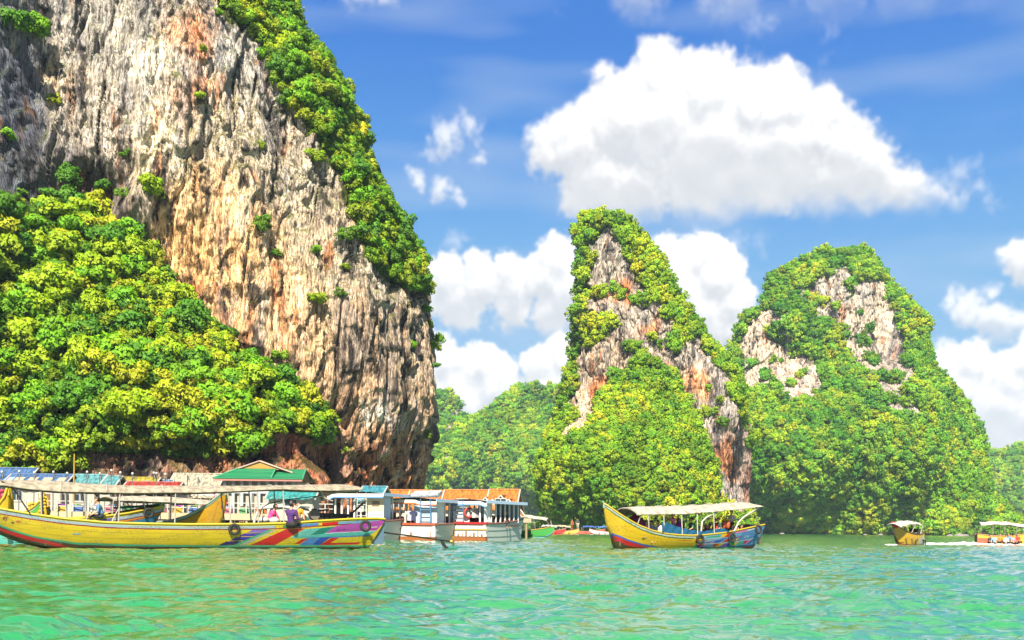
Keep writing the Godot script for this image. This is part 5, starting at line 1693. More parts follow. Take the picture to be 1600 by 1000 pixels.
	person("person in dark blue standing on the shore boats, right one", "stand", 903, 812, 200.0, -0.4, 1.1, H(50, 80, 130), H(240, 235, 225))
# ---------------------------------------------------------------- houseboats and the village on piles
func houseboat(label: String, x0: float, d: float, yaw: float, wide: float, long: float, c: Dictionary) -> Node3D:
	# local x runs right along the flat stern that faces the view, -z runs away along the hull
	var t := thing("houseboat", label, "houseboat", P(x0, 825, d) * Vector3(1, 0, 1), yaw, "white houseboats")
	var hull_h: float = c.hull
	var s := st()
	box(s, Vector3(wide * 0.5, hull_h * 0.62, -0.12), Vector3(wide, hull_h * 0.72, 0.24))
	obj("stern_board", done(s), paint(236, 240, 236, 0.6, 0.5), t)
	s = st()
	for k in 3:                                            # planked sides that sheer up towards the far bow
		var g := []
		for i in 15:
			var u := i / 14.0
			var b := wide * (1.0 - 0.30 * u * u) * 0.5
			var y0 := lerpf(-0.15, hull_h, k / 3.0) + 0.35 * u * u * (k / 3.0 + 0.2)
			var y1 := lerpf(-0.15, hull_h, (k + 1) / 3.0) + 0.35 * u * u * ((k + 1) / 3.0 + 0.2)
			g.append(Vector3(wide * 0.5 + b * (0.93 + 0.07 * k / 2.0) + 0.02 * k, y1, -0.24 - u * long))
			g.append(Vector3(wide * 0.5 + b * (0.90 + 0.07 * k / 2.0) + 0.02 * k, y0, -0.24 - u * long))
		sheet(s, g, 2)
		sheet(s, g.map(func(p: Vector3) -> Vector3: return Vector3(wide - p.x, p.y, p.z)), 2, true)
	obj("hull", done(s), paint(206, 216, 212, 0.6, 0.5), t)
	s = st()
	box(s, Vector3(wide * 0.5, 0.1, -0.1), Vector3(wide * 1.02, 0.34, 0.3))
	obj("waterline_board", done(s), paint(c.rust[0], c.rust[1], c.rust[2], 0.85), t)
	if c.has("yellow"):
		s = st()
		box(s, Vector3(wide * 0.5, hull_h * 0.68, 0.03), Vector3(wide * 1.06, 0.1, 0.08))
		obj("rub_rail", done(s), paint(250, 200, 80), t)
	for k in int(c.get("stains", 0)):                      # rusted stanchions below the rail
		s = st()
		box(s, Vector3(wide * (0.08 + 0.84 * k / (float(c.stains) - 1.0)), 0.36 + 0.05 * (k % 3), 0.02), Vector3(0.07 + 0.05 * (k % 2), 0.3 + 0.08 * (k % 3), 0.05))
		obj("rusty_stud", done(s), paint(170, 105, 40, 0.9), t)
	s = st()
	box(s, Vector3(wide * 0.5, hull_h + 0.07, -0.1), Vector3(wide * 1.04, 0.16, 0.34))
	obj("stern_rail", done(s), paint(c.rail[0], c.rail[1], c.rail[2]), t)
	for sd in [0, 1]:
		var line := []
		for i in 15:
			var u := i / 14.0
			var b := wide * (1.0 - 0.30 * u * u) * 0.5
			line.append(Vector3(wide * 0.5 + (b + 0.04) * (1 if sd else -1), hull_h + 0.06 + 0.42 * u * u, -0.3 - u * long))
		s = st()
		tube(s, line, 0.08, 6)
		obj("side_rail", done(s), paint(170, 110, 95), t)
	s = st()
	box(s, Vector3(wide * 0.5, hull_h - 0.08, -long * 0.45), Vector3(wide * 0.9, 0.08, long * 0.9))
	obj("deck", done(s), paint(150, 90, 60), t)
	# stern wall: a solid panel with a doorway beside it
	var y0 := hull_h + 0.15
	var y1: float = c.top
	var a: float = c.solid[0] * wide
	var b: float = c.solid[1] * wide
	s = st()
	box(s, Vector3((a + b) * 0.5, (y0 + y1) * 0.5, -0.35), Vector3(b - a, y1 - y0, 0.08))
	obj("wall_panel", done(s), paint(c.wall[0], c.wall[1], c.wall[2], 0.6, 0.42), t)
	if c.has("dado"):
		s = st()
		box(s, Vector3((a + b) * 0.5, y0 + (y1 - y0) * 0.16, -0.305), Vector3(b - a - 0.01, (y1 - y0) * 0.3, 0.03))
		obj("dado", done(s), paint(250, 250, 246, 0.6, 0.5), t)
		s = st()
		for k in 6:
			box(s, Vector3(lerpf(a, b, 0.55), lerpf(y0, y1, 0.58) + k * 0.06, -0.3), Vector3(0.55, 0.03, 0.05), Basis(Vector3.RIGHT, 0.6))
		obj("louvre", done(s), paint(190, 170, 150), t)
	# side wall along the near side, its rear part solid, then open posts
	var len_: float = c.side * long
	s = st()
	box(s, Vector3(wide * 0.93, (y0 + y1) * 0.5, -0.4 - len_ * 0.5), Vector3(0.08, y1 - y0, len_))
	obj("side_wall", done(s), paint(c.flank[0], c.flank[1], c.flank[2], 0.6, 0.6), t)
	var count: int = c.posts
	for k in count:
		for sd in [0.07, 0.93]:
			s = st()
			var z := -0.4 - len_ - (long * 0.86 - len_) * (k + 0.3) / count
			box(s, Vector3(wide * sd + (0.0 if sd > 0.5 else 0.0), (y0 + y1) * 0.5, z), Vector3(0.09, y1 - y0, 0.09))
			obj("post", done(s), paint(240, 242, 244, 0.6, 0.5), t)
	for k in int(c.get("stern_posts", 0)):
		s = st()
		var x := lerpf(c.gap[0] * wide, c.gap[1] * wide, (k + 0.5) / float(c.stern_posts))
		box(s, Vector3(x, (y0 + y1) * 0.5 - 0.1, -0.38), Vector3(0.1, y1 - y0 - 0.2, 0.08))
		obj("post", done(s), paint(250, 250, 250, 0.6, 0.5), t)
	if c.get("end", false):
		s = st()
		box(s, Vector3(wide * 0.6, (y0 + y1) * 0.5 + 0.15, -long * 0.92), Vector3(wide * 0.62, y1 - y0, 0.08))
		obj("end_wall", done(s), paint(150, 175, 195, 0.6, 0.5), t)
	# inside: a back wall and seats, so that the cabin has depth
	s = st()
	box(s, Vector3(wide * 0.5, y0 + 0.28, -long * 0.3), Vector3(wide * 0.7, 0.5, 0.5))
	box(s, Vector3(wide * 0.5, y0 + 0.28, -long * 0.55), Vector3(wide * 0.7, 0.5, 0.5))
	obj("seat", done(s), paint(130, 50, 30), t)
	# roof: cambered along the boat, with a fascia round the stern
	s = st()
	var g := []
	for i in 9:
		for k in 9:
			var u := i / 8.0
			var v := k / 8.0
			g.append(Vector3(-0.15 + (wide + 0.3) * v, y1 + 0.16 + 0.14 * sin(v * PI), 0.1 - u * long * 0.98))
	sheet(s, g, 9, true)
	sheet(s, g.map(func(p: Vector3) -> Vector3: return p - Vector3(0, 0.1, 0)), 9)
	obj("roof", done(s), paint(215, 226, 236, 0.6, 0.5), t)
	for k in 2:
		var fas: Array = c.fascia[k]
		s = st()
		var line := []
		var drop: Array = c.dip
		for i in 25:
			var v := i / 24.0
			line.append(Vector3(-0.15 + (wide + 0.3) * v, y1 + 0.14 - 0.2 * k - float(drop[2]) * (smoothstep(float(drop[0]) + 0.06, float(drop[0]) - 0.06, v) + smoothstep(float(drop[1]) - 0.06, float(drop[1]) + 0.06, v)), 0.13 + 0.01 * k))
		for i in 24:
			var p: Vector3 = line[i]
			var q: Vector3 = line[i + 1]
			var hh := 0.24 if k == 0 else 0.09
			slab(s, [p, q, q - Vector3(0, hh, 0), p - Vector3(0, hh, 0)], Vector3(0, 0, -0.05))
		obj("fascia", done(s), paint(fas[0], fas[1], fas[2], 0.6, 0.45), t)
	s = st()
	box(s, Vector3(wide + 0.16, y1 + 0.1, -long * 0.47), Vector3(0.05, 0.22, long * 0.98))
	obj("side_fascia", done(s), paint(175, 205, 235, 0.6, 0.5), t)
	# ladder up to the roof
	var lx: float = c.ladder[0] * wide
	var lw: float = c.ladder[1]
	s = st()
	for sd in [0, 1]:
		tube(s, [Vector3(lx + lw * sd - 0.08 * (1 - sd), y0, 0.1), Vector3(lx + lw * sd, y1 + 0.2, 0.24)], 0.035, 6)
	obj("ladder_rail", done(s), paint(c.ladder_c[0], c.ladder_c[1], c.ladder_c[2]), t)
	for k in 4:
		s = st()
		var u := (k + 0.6) / 4.2
		tube(s, [Vector3(lx - 0.08 * (1 - u), lerpf(y0, y1, u), lerpf(0.1, 0.24, u)), Vector3(lx + lw, lerpf(y0, y1, u), lerpf(0.1, 0.24, u))], 0.03, 6)
		obj("rung", done(s), paint(c.ladder_c[0], c.ladder_c[1], c.ladder_c[2]), t)
	return t

# a gabled house: ridge along local x; roof built of ribbed sheets
func roofing(m: StandardMaterial3D) -> StandardMaterial3D:   # weathered sheets
	if m.albedo_texture == null:
		var n := noise(FastNoiseLite.TYPE_SIMPLEX, 0.016, 71, 5)
		if not M.has("roof_tex"):
			M.roof_tex = noise_tex(n, 512, 0.35, 1.35)
		m.albedo_texture = M.roof_tex
		m.uv1_triplanar = true
		m.uv1_scale = Vector3(0.35, 0.12, 0.12)
	return m

func house(called: String, label: String, at: Vector3, yaw: float, long: float, deep: float, wall_h: float, roof_h: float, roof: StandardMaterial3D, wall: StandardMaterial3D, group: String, extra := {}) -> Node3D:
	var t := thing(called, label, "house", at, yaw, group)
	var s := st()
	var hx := long * 0.5
	var hz := deep * 0.5
	if not extra.get("open", false):
		for w: Array in [[0, hz, long, 0.12], [0, -hz, long, 0.12], [hx, 0, 0.12, deep - 0.13], [-hx, 0, 0.12, deep - 0.13]]:
			box(s, Vector3(w[0], wall_h * 0.5, w[1]), Vector3(w[2], wall_h, w[3]))
		obj("wall", done(s), wall, t)
	var over := 0.45
	for sd in [1, -1]:
		s = st()
		var n := int(long / 0.32)
		var g := []
		for i in n * 2 + 2:                                 # ribs of the roofing sheet
			var x := -hx - 0.3 + (long + 0.6) * i / (n * 2.0 + 1.0)
			var up := 0.045 if i % 4 < 2 else 0.0
			g.append(Vector3(x, wall_h + roof_h + up, 0.0))
			g.append(Vector3(x, wall_h - roof_h * over / hz + up, sd * (hz + over)))
		sheet(s, g, 2, sd < 0)
		s.set_smooth_group(-1)
		var rp := obj("roof", done(s), roofing(roof), t)
		for q: Array in extra.get("patches", []):           # translucent sheets let into the slope: from x to x, share of the slope
			if sd > 0:
				s = st()
				var u0: float = q[2]
				var u1: float = q[3]
				slab(s, [Vector3(q[0], wall_h + roof_h - (roof_h + roof_h * over / hz) * u0 + 0.07, (hz + over) * u0), Vector3(q[1], wall_h + roof_h - (roof_h + roof_h * over / hz) * u0 + 0.07, (hz + over) * u0), Vector3(q[1], wall_h + roof_h - (roof_h + roof_h * over / hz) * u1 + 0.07, (hz + over) * u1), Vector3(q[0], wall_h + roof_h - (roof_h + roof_h * over / hz) * u1 + 0.07, (hz + over) * u1)], Vector3(0, 0.02, 0))
				obj("roof_patch", done(s), paint(q[4], q[5], q[6]), rp)
	for sd in [1, -1]:
		s = st()
		slab(s, [Vector3(sd * (hx - 0.05), wall_h, hz), Vector3(sd * (hx - 0.05), wall_h + roof_h - 0.05, 0), Vector3(sd * (hx - 0.05), wall_h, -hz)], Vector3(sd * 0.06, 0, 0))
		obj("gable", done(s), extra.get("gable", wall), t)
		s = st()
		for e in [1, -1]:
			tube(s, [Vector3(sd * (hx + 0.3), wall_h + roof_h + 0.04, 0), Vector3(sd * (hx + 0.3), wall_h - roof_h * over / hz + 0.04, e * (hz + over))], 0.09, 5)
		obj("bargeboard", done(s), extra.get("trim", paint(240, 236, 226)), t)
	s = st()
	tube(s, [Vector3(-hx - 0.3, wall_h + roof_h + 0.05, 0), Vector3(hx + 0.3, wall_h + roof_h + 0.05, 0)], 0.1, 6)
	obj("ridge_cap", done(s), extra.get("cap", roof), t)
	var wins := int(long / 2.4)
	for k in wins:
		var x := -hx + long * (k + 0.5) / wins
		s = st()
		if k % 3 == 1:
			box(s, Vector3(x, 1.0, hz + 0.075), Vector3(0.9, 2.0, 0.05))
			var dr := obj("door", done(s), paint(150, 110, 80), t)
			s = st()
			ball(s, Vector3(x + 0.35, 1.0, hz + 0.13), Vector3(0.04, 0.04, 0.04), 6, 4)
			obj("handle", done(s), paint(200, 190, 160, 0.3), dr)
		else:
			box(s, Vector3(x, 1.45, hz + 0.07), Vector3(1.1, 0.9, 0.04))
			var wn := obj("window", done(s), paint(60, 80, 95, 0.15), t)
			s = st()
			for e: Array in [[0, 0.48, 1.2, 0.08], [0, -0.48, 1.2, 0.08], [0.56, 0, 0.08, 0.9], [-0.56, 0, 0.08, 0.9], [0, 0, 0.06, 0.9]]:
				box(s, Vector3(x + e[0], 1.45 + e[1], hz + 0.11), Vector3(e[2], e[3], 0.05))
			obj("frame", done(s), paint(240, 240, 236), wn)
	return t

func hall() -> void:                                        # green tiled hall with a little gable over its hipped roof
	var d := 112.0
	var a := P(336, 748.5, d)
	var b := P(474, 752.5, d)
	var top := P(401, 719, d)
	var w := b.x - a.x
	var e := 2.2
	var base_y := a.y
	var t := thing("village_hall", "hall with green tiled hipped roof and small ochre gable in front of the cliff", "house", Vector3((a.x + b.x) * 0.5, 2.05, -d - 3.0), 0.0)
	var k := base_y - 2.05
	var hx := w * 0.5
	var hz := 3.6
	var rise := top.y - base_y
	var px := top.x - (a.x + b.x) * 0.5
	var cols := [paint(52, 190, 130, 0.5, 0.26), paint(46, 176, 120, 0.5, 0.26), paint(58, 200, 140, 0.5, 0.26)]
	# tile courses: each slope is laid in stepped rows
	var slope := func(p: Vector3, q: Vector3, r: Vector3, s2: Vector3, rows: int, mm: StandardMaterial3D) -> void:   # p-q the eave, s2-r the top
		var nn := (q - p).cross(s2 - p).normalized()
		if nn.y < 0.0:
			nn = -nn
		for j in rows:
			var u0 := float(j) / rows
			var u1 := (j + 1.25) / rows
			if u1 > 1.0:
				u1 = 1.0
			var s := st()
			slab(s, [p.lerp(s2, u0) + nn * 0.09, q.lerp(r, u0) + nn * 0.09, q.lerp(r, u1) + nn * 0.02, p.lerp(s2, u1) + nn * 0.02], -nn * 0.05)
			obj("tile_course", done(s), cols[j % 3] if mm == null else mm, t)
	var eave := [Vector3(-hx, k, hz), Vector3(hx - 3.2, k, hz), Vector3(hx - 3.2, k, -hz), Vector3(-hx, k, -hz)]
	var r0 := Vector3(px - 1.6, k + rise * 0.72, 0.9)
	var r1 := Vector3(px + 1.6, k + rise * 0.72, 0.9)
	slope.call(eave[0], eave[1], r1, r0, 9, null)
	slope.call(eave[1], eave[2], Vector3(px + 1.6, k + rise * 0.72, -0.9), r1, 9, null)
	slope.call(eave[3], eave[0], r0, Vector3(px - 1.6, k + rise * 0.72, -0.9), 9, null)
	slope.call(eave[2], eave[3], Vector3(px - 1.6, k + rise * 0.72, -0.9), Vector3(px + 1.6, k + rise * 0.72, -0.9), 6, null)
	# the upper gable roof that faces the water
	var apex := Vector3(px, k + rise, 1.5)
	for sd in [-1, 1]:
		var low := Vector3(px + sd * 3.4, k + rise * 0.42, 1.5)
		slope.call(low if sd < 0 else low + Vector3(0, 0, -4.0), low + Vector3(0, 0, -4.0) if sd < 0 else low, apex + Vector3(0, 0, -4.0) if sd < 0 else apex, apex if sd < 0 else apex + Vector3(0, 0, -4.0), 6, null)
		var s := st()
		tube(s, [apex + Vector3(0, 0, 0.05), low + Vector3(0, -0.05, 0.05)], 0.1, 5)
		obj("bargeboard", done(s), paint(228, 190, 170), t)
	var s := st()
	slab(s, [apex + Vector3(0, -0.12, 0.0), Vector3(px + 2.5, k + rise * 0.55, 1.5), Vector3(px - 2.5, k + rise * 0.55, 1.5)], Vector3(0, 0, -0.05))
	obj("gable", done(s), paint(222, 170, 60), t)
	# lower wing to the right with its own gable end
	var wy := k + rise * 0.62
	slope.call(Vector3(hx - 3.6, k, hz), Vector3(hx + 0.0, k, hz), Vector3(hx - 0.3, wy, 0), Vector3(hx - 4.6, wy, 0), 8, null)
	slope.call(Vector3(hx + 0.0, k, -hz), Vector3(hx - 3.6, k, -hz), Vector3(hx - 4.6, wy, 0), Vector3(hx - 0.3, wy, 0), 6, null)
	s = st()
	slab(s, [Vector3(hx - 0.3, k, hz - 0.4), Vector3(hx - 0.3, wy - 0.1, 0), Vector3(hx - 0.3, k, -hz + 0.4)], Vector3(-0.08, 0, 0))
	obj("gable", done(s), paint(150, 90, 60), t)
	for q: Array in [[Vector3(-hx - 0.05, k, hz), Vector3(px - 1.6, k + rise * 0.72, 0.9)], [Vector3(hx - 3.2, k, hz), Vector3(px + 1.6, k + rise * 0.72, 0.9)], [Vector3(hx, k, hz), Vector3(hx - 0.3, wy, 0)]]:
		s = st()
		tube(s, [q[0] + Vector3(0, 0.08, 0), q[1] + Vector3(0, 0.1, 0)], 0.1, 6)
		obj("hip_ridge", done(s), paint(80, 205, 150, 0.5, 0.26), t)
	s = st()
	box(s, Vector3(0, k - 0.09, hz + 0.02), Vector3(w, 0.16, 0.06))
	obj("eaves_board", done(s), paint(225, 150, 140), t)
	s = st()
	box(s, Vector3(0, k * 0.5, -0.5), Vector3(w - 1.6, k, hz * 1.5))
	obj("wall", done(s), paint(222, 216, 200), t)
	for i in 9:
		s = st()
		box(s, Vector3(-hx + 1.0 + (w - 2.0) * i / 8.0, k * 0.5, hz - 0.7), Vector3(0.3, k, 0.3))
		obj("column", done(s), paint(205, 225, 235), t)
	for i in 5:
		s = st()
		box(s, Vector3(-hx + 2.2 + (w - 4.4) * i / 4.0, k - 0.75, hz * 0.27 - 0.04), Vector3(1.3, 0.8, 0.1))
		var wn := obj("window", done(s), paint(50, 50, 55, 0.2), t)
		s = st()
		box(s, Vector3(-hx + 2.2 + (w - 4.4) * i / 4.0, k - 0.75, hz * 0.27 + 0.03), Vector3(0.07, 0.8, 0.06))
		obj("frame", done(s), paint(240, 240, 236), wn)

func village() -> void:
	# the quay on piles
	var d := 100.0
	var y := 2.0
	var t := thing("quay", "beige concrete quay on piles running behind the moored boats", "quay", P(-120, 825, d) * Vector3(1, 0, 1))
	var long := P(520, 825, d).x - P(-120, 825, d).x
	var s := st()
	box(s, Vector3(long * 0.5, y - 0.3, -9.0), Vector3(long, 0.6, 18.0))
	obj("deck", done(s), paint(232, 214, 178, 0.9), t)
	s = st()
	box(s, Vector3(long * 0.5, 0.55, 0.1), Vector3(long, 0.4, 0.3))
	obj("beam", done(s), paint(230, 190, 140, 0.9), t)
	for k in 26:
		s = st()
		tube(s, [Vector3(long * (k + 0.5) / 26.0, -0.5, -0.2), Vector3(long * (k + 0.5) / 26.0, y - 0.6, -0.2)], 0.14, 7)
		obj("pile", done(s), paint(225, 200, 160, 0.9), t)
		s = st()
		box(s, Vector3(long * (k + 0.5) / 26.0, y + 0.5, 0), Vector3(0.09, 1.0, 0.09))
		obj("railing_post", done(s), paint(245, 242, 236), t)
	for k in 2:
		s = st()
		box(s, Vector3(long * 0.5, y + 0.5 + 0.45 * k, 0.01), Vector3(long, 0.07, 0.06))
		obj("railing_bar", done(s), paint(245, 242, 236), t)
	# village roofs, left to right
	var blue := paint(105, 155, 228, 0.45, 0.27)
	var pale := paint(150, 195, 235, 0.45, 0.27)
	var turq := paint(130, 215, 228, 0.45, 0.27)
	var wall := paint(232, 226, 212, 0.85)
	var put := func(px0: float, px1: float, py_ridge: float, dd: float, roof_h: float, deep: float) -> Array:
		var p := P((px0 + px1) * 0.5, py_ridge, dd)
		var w := (px1 - px0) / F * dd - 0.6
		return [Vector3(p.x, y, -dd), w, maxf(1.0, p.y - y - roof_h), roof_h, deep]
	var g := "village houses on the quay"
	var q: Array = put.call(-60, 60, 732, 112.0, 1.7, 6.0)
	house("village_house", "house with deep blue ribbed roof at the left margin", q[0], 0.0, q[1], q[4], q[2], q[3], blue, wall, g, {"gable": paint(150, 100, 90)})
	q = put.call(18, 116, 742, 107.0, 1.2, 5.0)
	house("village_house", "house with blue roof and beige see-through patches", q[0], 0.0, q[1], q[4], q[2], q[3], blue, wall, g, {"gable": paint(160, 110, 90), "patches": [[-2.2, -1.3, 0.25, 0.95, 226, 210, 186], [-0.9, 0.0, 0.25, 0.95, 226, 210, 186], [0.5, 1.4, 0.25, 0.95, 226, 210, 186], [1.9, 2.7, 0.25, 0.95, 226, 210, 186], [-2.9, -2.3, 0.25, 0.95, 190, 215, 240]]})
	q = put.call(114, 168, 742.5, 108.0, 1.3, 5.0)
	house("village_house", "turquoise roofed house left of the tall yellow pole", q[0], 0.0, q[1], q[4], q[2], q[3], turq, wall, g, {"gable": paint(190, 150, 120)})
	q = put.call(167, 192, 745, 106.0, 1.2, 5.0)
	house("village_house", "narrow turquoise roofed house beside the mossy yellow roof", q[0], 0.0, q[1], q[4], q[2], q[3], turq, wall, g, {"gable": paint(110, 80, 80)})
	q = put.call(190, 251, 747, 112.0, 1.3, 5.0)
	house("village_house", "house with mossy yellow roof behind the red one", q[0], 0.0, q[1], q[4], q[2], q[3], paint(228, 212, 50, 0.8, 0.26), wall, g, {"patches": [[-1.6, -0.4, 0.2, 0.9, 190, 175, 130], [0.4, 1.2, 0.2, 0.9, 190, 175, 130]]})
	q = put.call(246, 272, 751, 113.0, 1.2, 4.0)
	house("village_house", "small pale blue roofed house between the yellow and the white roof", q[0], 0.0, q[1], q[4], q[2], q[3], pale, wall, g)
	q = put.call(198, 286, 754.5, 104.0, 1.1, 5.0)
	house("village_house", "low house with bright red roof before the white one", q[0], 0.0, q[1], q[4], q[2], q[3], paint(230, 62, 44, 0.6, 0.26), wall, g, {"gable": paint(120, 60, 50)})
	q = put.call(272, 352, 741, 118.0, 2.4, 8.0)
	house("village_house", "large house with plain cream white roof left of the green hall", q[0], 0.0, q[1], q[4], q[2], q[3], paint(250, 242, 214, 0.7, 0.26), paint(246, 238, 214), g)
	hall()
	q = put.call(423, 500, 769, 101.0, 0.9, 4.0)
	house("village_house", "low house with bright turquoise eaves under the long boat's canopy", q[0] - Vector3(0, 0.6, 0), 0.0, q[1], q[4], 2.1, 0.9, paint(70, 215, 215, 0.5, 0.26), wall, g)
	q = put.call(566, 606, 761, 108.0, 1.3, 5.0)
	house("village_house", "house with turquoise gabled roof above the first houseboat", q[0], -0.15, q[1], q[4], q[2], q[3], paint(80, 190, 215, 0.5, 0.26), wall, g, {"gable": paint(60, 110, 130)})
	var orange := paint(255, 150, 36, 0.6, 0.32)
	var ends := [paint(225, 205, 190), paint(150, 120, 110)]
	var row := [[598, 668, 766.5, 122.0, "leftmost of the row behind the houseboats"], [640, 716, 767.5, 120.0, "second of the row, behind the rolled white awning"], [694, 766, 769, 117.0, "in the middle of the row"], [740, 792, 769, 119.0, "behind two small white gables"], [764, 813, 769, 114.0, "at the right end with its planked gable"]]
	for k in row.size():
		var r: Array = row[k]
		q = put.call(r[0], r[1], r[2], r[3], 1.9, 6.0)
		house("orange_house", "house with long orange roof, " + str(r[4]), q[0], -0.12, q[1], q[4], q[2], q[3], orange, wall, "orange roofed houses", {"gable": paint(170, 125, 110), "trim": paint(240, 232, 225)})
	s = st()
	var pl := thing("quay", "plain low platform carrying the orange roofed houses", "quay", P(700, 825, 112.0) * Vector3(1, 0, 1))
	box(s, Vector3(0, 1.75, -6.5), Vector3(17.0, 0.45, 13.0))
	obj("deck", done(s), paint(215, 200, 170, 0.9), pl)
	for k in 9:
		s = st()
		tube(s, [Vector3(-8.0 + 2.0 * k, -0.5, -0.2), Vector3(-8.0 + 2.0 * k, 1.6, -0.2)], 0.13, 7)
		obj("pile", done(s), paint(190, 165, 130, 0.9), pl)
	for k in 4:                                             # little white gables standing before the orange slope
		var r: Array = [[762, 778, 113.0, "first from the left"], [773, 781, 112.6, "second"], [786, 775, 112.2, "third"], [798, 781, 111.8, "fourth"]][k]
		var p := P(r[0], r[1], r[2])
		q = [Vector3(p.x, 2.0, p.z), 1.2]
		house("porch", "small white edged porch gable before the orange roofs, %s" % r[3], q[0], PI * 0.5 - 0.25, 1.2, 1.7, p.y - 2.0 - 1.1, 1.1, orange, paint(200, 180, 165), "porch gables before the orange roofs", {"trim": paint(248, 244, 238)})
	# lamp posts along the quay
	for k in 15:
		var r: Array = [[3, 737.5, "nearest the left margin"], [30, 736.5, "before the deep blue roof"], [53.5, 738.5, "at the right end of the deep blue roof"], [83.5, 737.5, "in the middle of the patched blue roof"], [105, 739.5, "at the right end of the patched blue roof"], [136, 737.5, "before the first turquoise roof"], [156, 740, "right of the first turquoise roof's middle"], [188, 738.5, "at the mossy yellow roof's left end"], [207, 740, "before the mossy yellow roof's left half"], [240.4, 739, "left one of a close pair above the red roof"], [244.5, 739.5, "right one of a close pair above the red roof"], [258.5, 741, "above the right part of the red roof"], [293, 741, "before the cream white roof, left one"], [309.5, 745, "before the cream white roof, right one"], [174, 735, "tall bare one between turquoise roofs"]][k]
		var p := P(r[0], r[1], 99.0)
		var lp := thing("lamp_post", "grey lamp post, " + str(r[2]), "lamp post", Vector3(p.x, y, p.z), 0.0, "lamp posts along the quay")
		var hgt := p.y - y
		s = st()
		tube(s, [Vector3.ZERO, Vector3(0, hgt, 0)], [0.055, 0.035], 7)
		obj("pole", done(s), paint(130, 138, 140), lp)
		s = st()
		ball(s, Vector3(0, hgt, 0), Vector3(0.11, 0.13, 0.11), 9, 6)
		obj("globe", done(s), paint(250, 248, 240, 0.3), lp)
		s = st()
		tube(s, [Vector3(0, hgt - 0.15, 0.0), Vector3(0.1, hgt - 0.22, 0.1)], 0.03, 5)
		tube(s, [Vector3(0.1, hgt - 0.18, 0.1), Vector3(0.12, hgt - 0.5, 0.12)], [0.05, 0.13], 8)
		obj("lamp_shade", done(s), paint(30, 36, 36, 0.5), lp)
	s = st()
	tube(s, [Vector3(0, -2, 0), Vector3(0.03, 2.4, 0)], [0.08, 0.06], 7)
	tag(obj("bamboo_pole", done(s), paint(232, 180, 50), self, P(115.3, 751, 98.0)), "tall yellow bamboo pole in front of the cliff foot", "pole")
	# shop awnings and goods on the quay, seen under the long canopy
	for r: Array in [[190, 300, 772, [240, 180, 60], "orange striped awning on the quay left of the ochre prow"], [300, 345, 775, [245, 235, 225], "white awning on the quay behind the ochre prow"], [60, 130, 772, [240, 226, 220], "pale pink awning on the quay under the long canopy"], [352, 420, 771, [225, 232, 238], "pale grey awning on the quay below the green hall"]]:
		var p := P((r[0] + r[1]) * 0.5, r[2], 101.0)
		var w: float = (r[1] - r[0]) / F * 101.0
		var aw := thing("awning", r[4], "awning", Vector3(p.x, y, p.z))
		var hh: float = p.y - y
		s = st()
		slab(s, [Vector3(-w * 0.5, hh + 0.5, -1.4), Vector3(w * 0.5, hh + 0.5, -1.4), Vector3(w * 0.5, hh, 0.4), Vector3(-w * 0.5, hh, 0.4)], Vector3(0, 0.04, 0))
		obj("cloth", done(s), paint(r[3][0], r[3][1], r[3][2], 0.8), aw)
		for k in 4:
			s = st()
			tube(s, [Vector3(-w * 0.47 + w * 0.94 * k / 3.0, 0, 0.3), Vector3(-w * 0.47 + w * 0.94 * k / 3.0, hh, 0.3)], 0.04, 5)
			obj("pole", done(s), paint(225, 220, 210), aw)
	for k in 14:                                            # goods and washing on the quay
		rng.seed = 300 + k
		var px := 70.0 + k * 26.0
		var p := P(px, 783, 100.6)
		var c: Array = [[225, 60, 50], [250, 205, 60], [80, 130, 215], [240, 240, 235], [235, 120, 160], [90, 180, 110], [246, 150, 60]][k % 7]
		var cr := thing("goods_crate", "%s crate of goods on the quay, %s" % [["red", "yellow", "blue", "white", "pink", "green", "orange"][k % 7], zone(Vector2(px, 783), [[70, 783, "left of the seated boatman"], [160, 783, "above the seated boatman"], [230, 783, "above the tyre of the striped blue boat"], [300, 783, "behind the ochre prow"], [380, 783, "below the green hall"], [430, 783, "behind the speedboat"]])], "crate", Vector3(p.x, y, p.z), rng.randf() * 0.6, "crates of goods on the quay")
		s = st()
		for sd: Array in [[0, 0.3, 0.8, 0.04], [0, -0.3, 0.8, 0.04], [0.4, 0, 0.04, 0.6], [-0.4, 0, 0.04, 0.6]]:
			box(s, Vector3(sd[0], 0.3, sd[1]), Vector3(sd[2] + 0.03, 0.6, sd[3]))
		obj("side", done(s), paint(c[0], c[1], c[2]), cr)
		s = st()
		for j in 7:
			ball(s, Vector3(rng.randf_range(-0.28, 0.28), 0.58, rng.randf_range(-0.2, 0.2)), Vector3(0.16, 0.12, 0.15), 7, 5)
		obj("goods", done(s), paint(c[1], c[2], c[0]), cr)
	# ---- the three houseboats
	var base := {"hull": 1.1, "top": 2.75, "rail": [225, 100, 60], "rust": [190, 110, 40], "wall": [250, 250, 248], "flank": [236, 238, 236], "solid": [0.55, 1.0], "gap": [0.05, 0.55], "side": 0.25, "posts": 5, "fascia": [[250, 250, 248], [240, 110, 50]], "dip": [0.1, 0.62, 0.12], "ladder": [0.72, 0.75], "ladder_c": [105, 170, 230]}
	var c3 := base.duplicate()
	c3.merge({"hull": 1.22, "rail": [228, 40, 48], "fascia": [[250, 250, 248], [120, 175, 235]], "dip": [0.12, 0.9, 0.14], "solid": [0.05, 0.56], "gap": [0.75, 0.98], "stern_posts": 2, "ladder": [0.26, 0.85], "yellow": true, "stains": 10, "side": 0.1, "posts": 7, "end": true}, true)
	var o := houseboat("white houseboat with red stern rail, orange ring and open posts, rightmost of three", 693, 81.4, -0.5, 3.6, 6.4, c3)
	s = st()
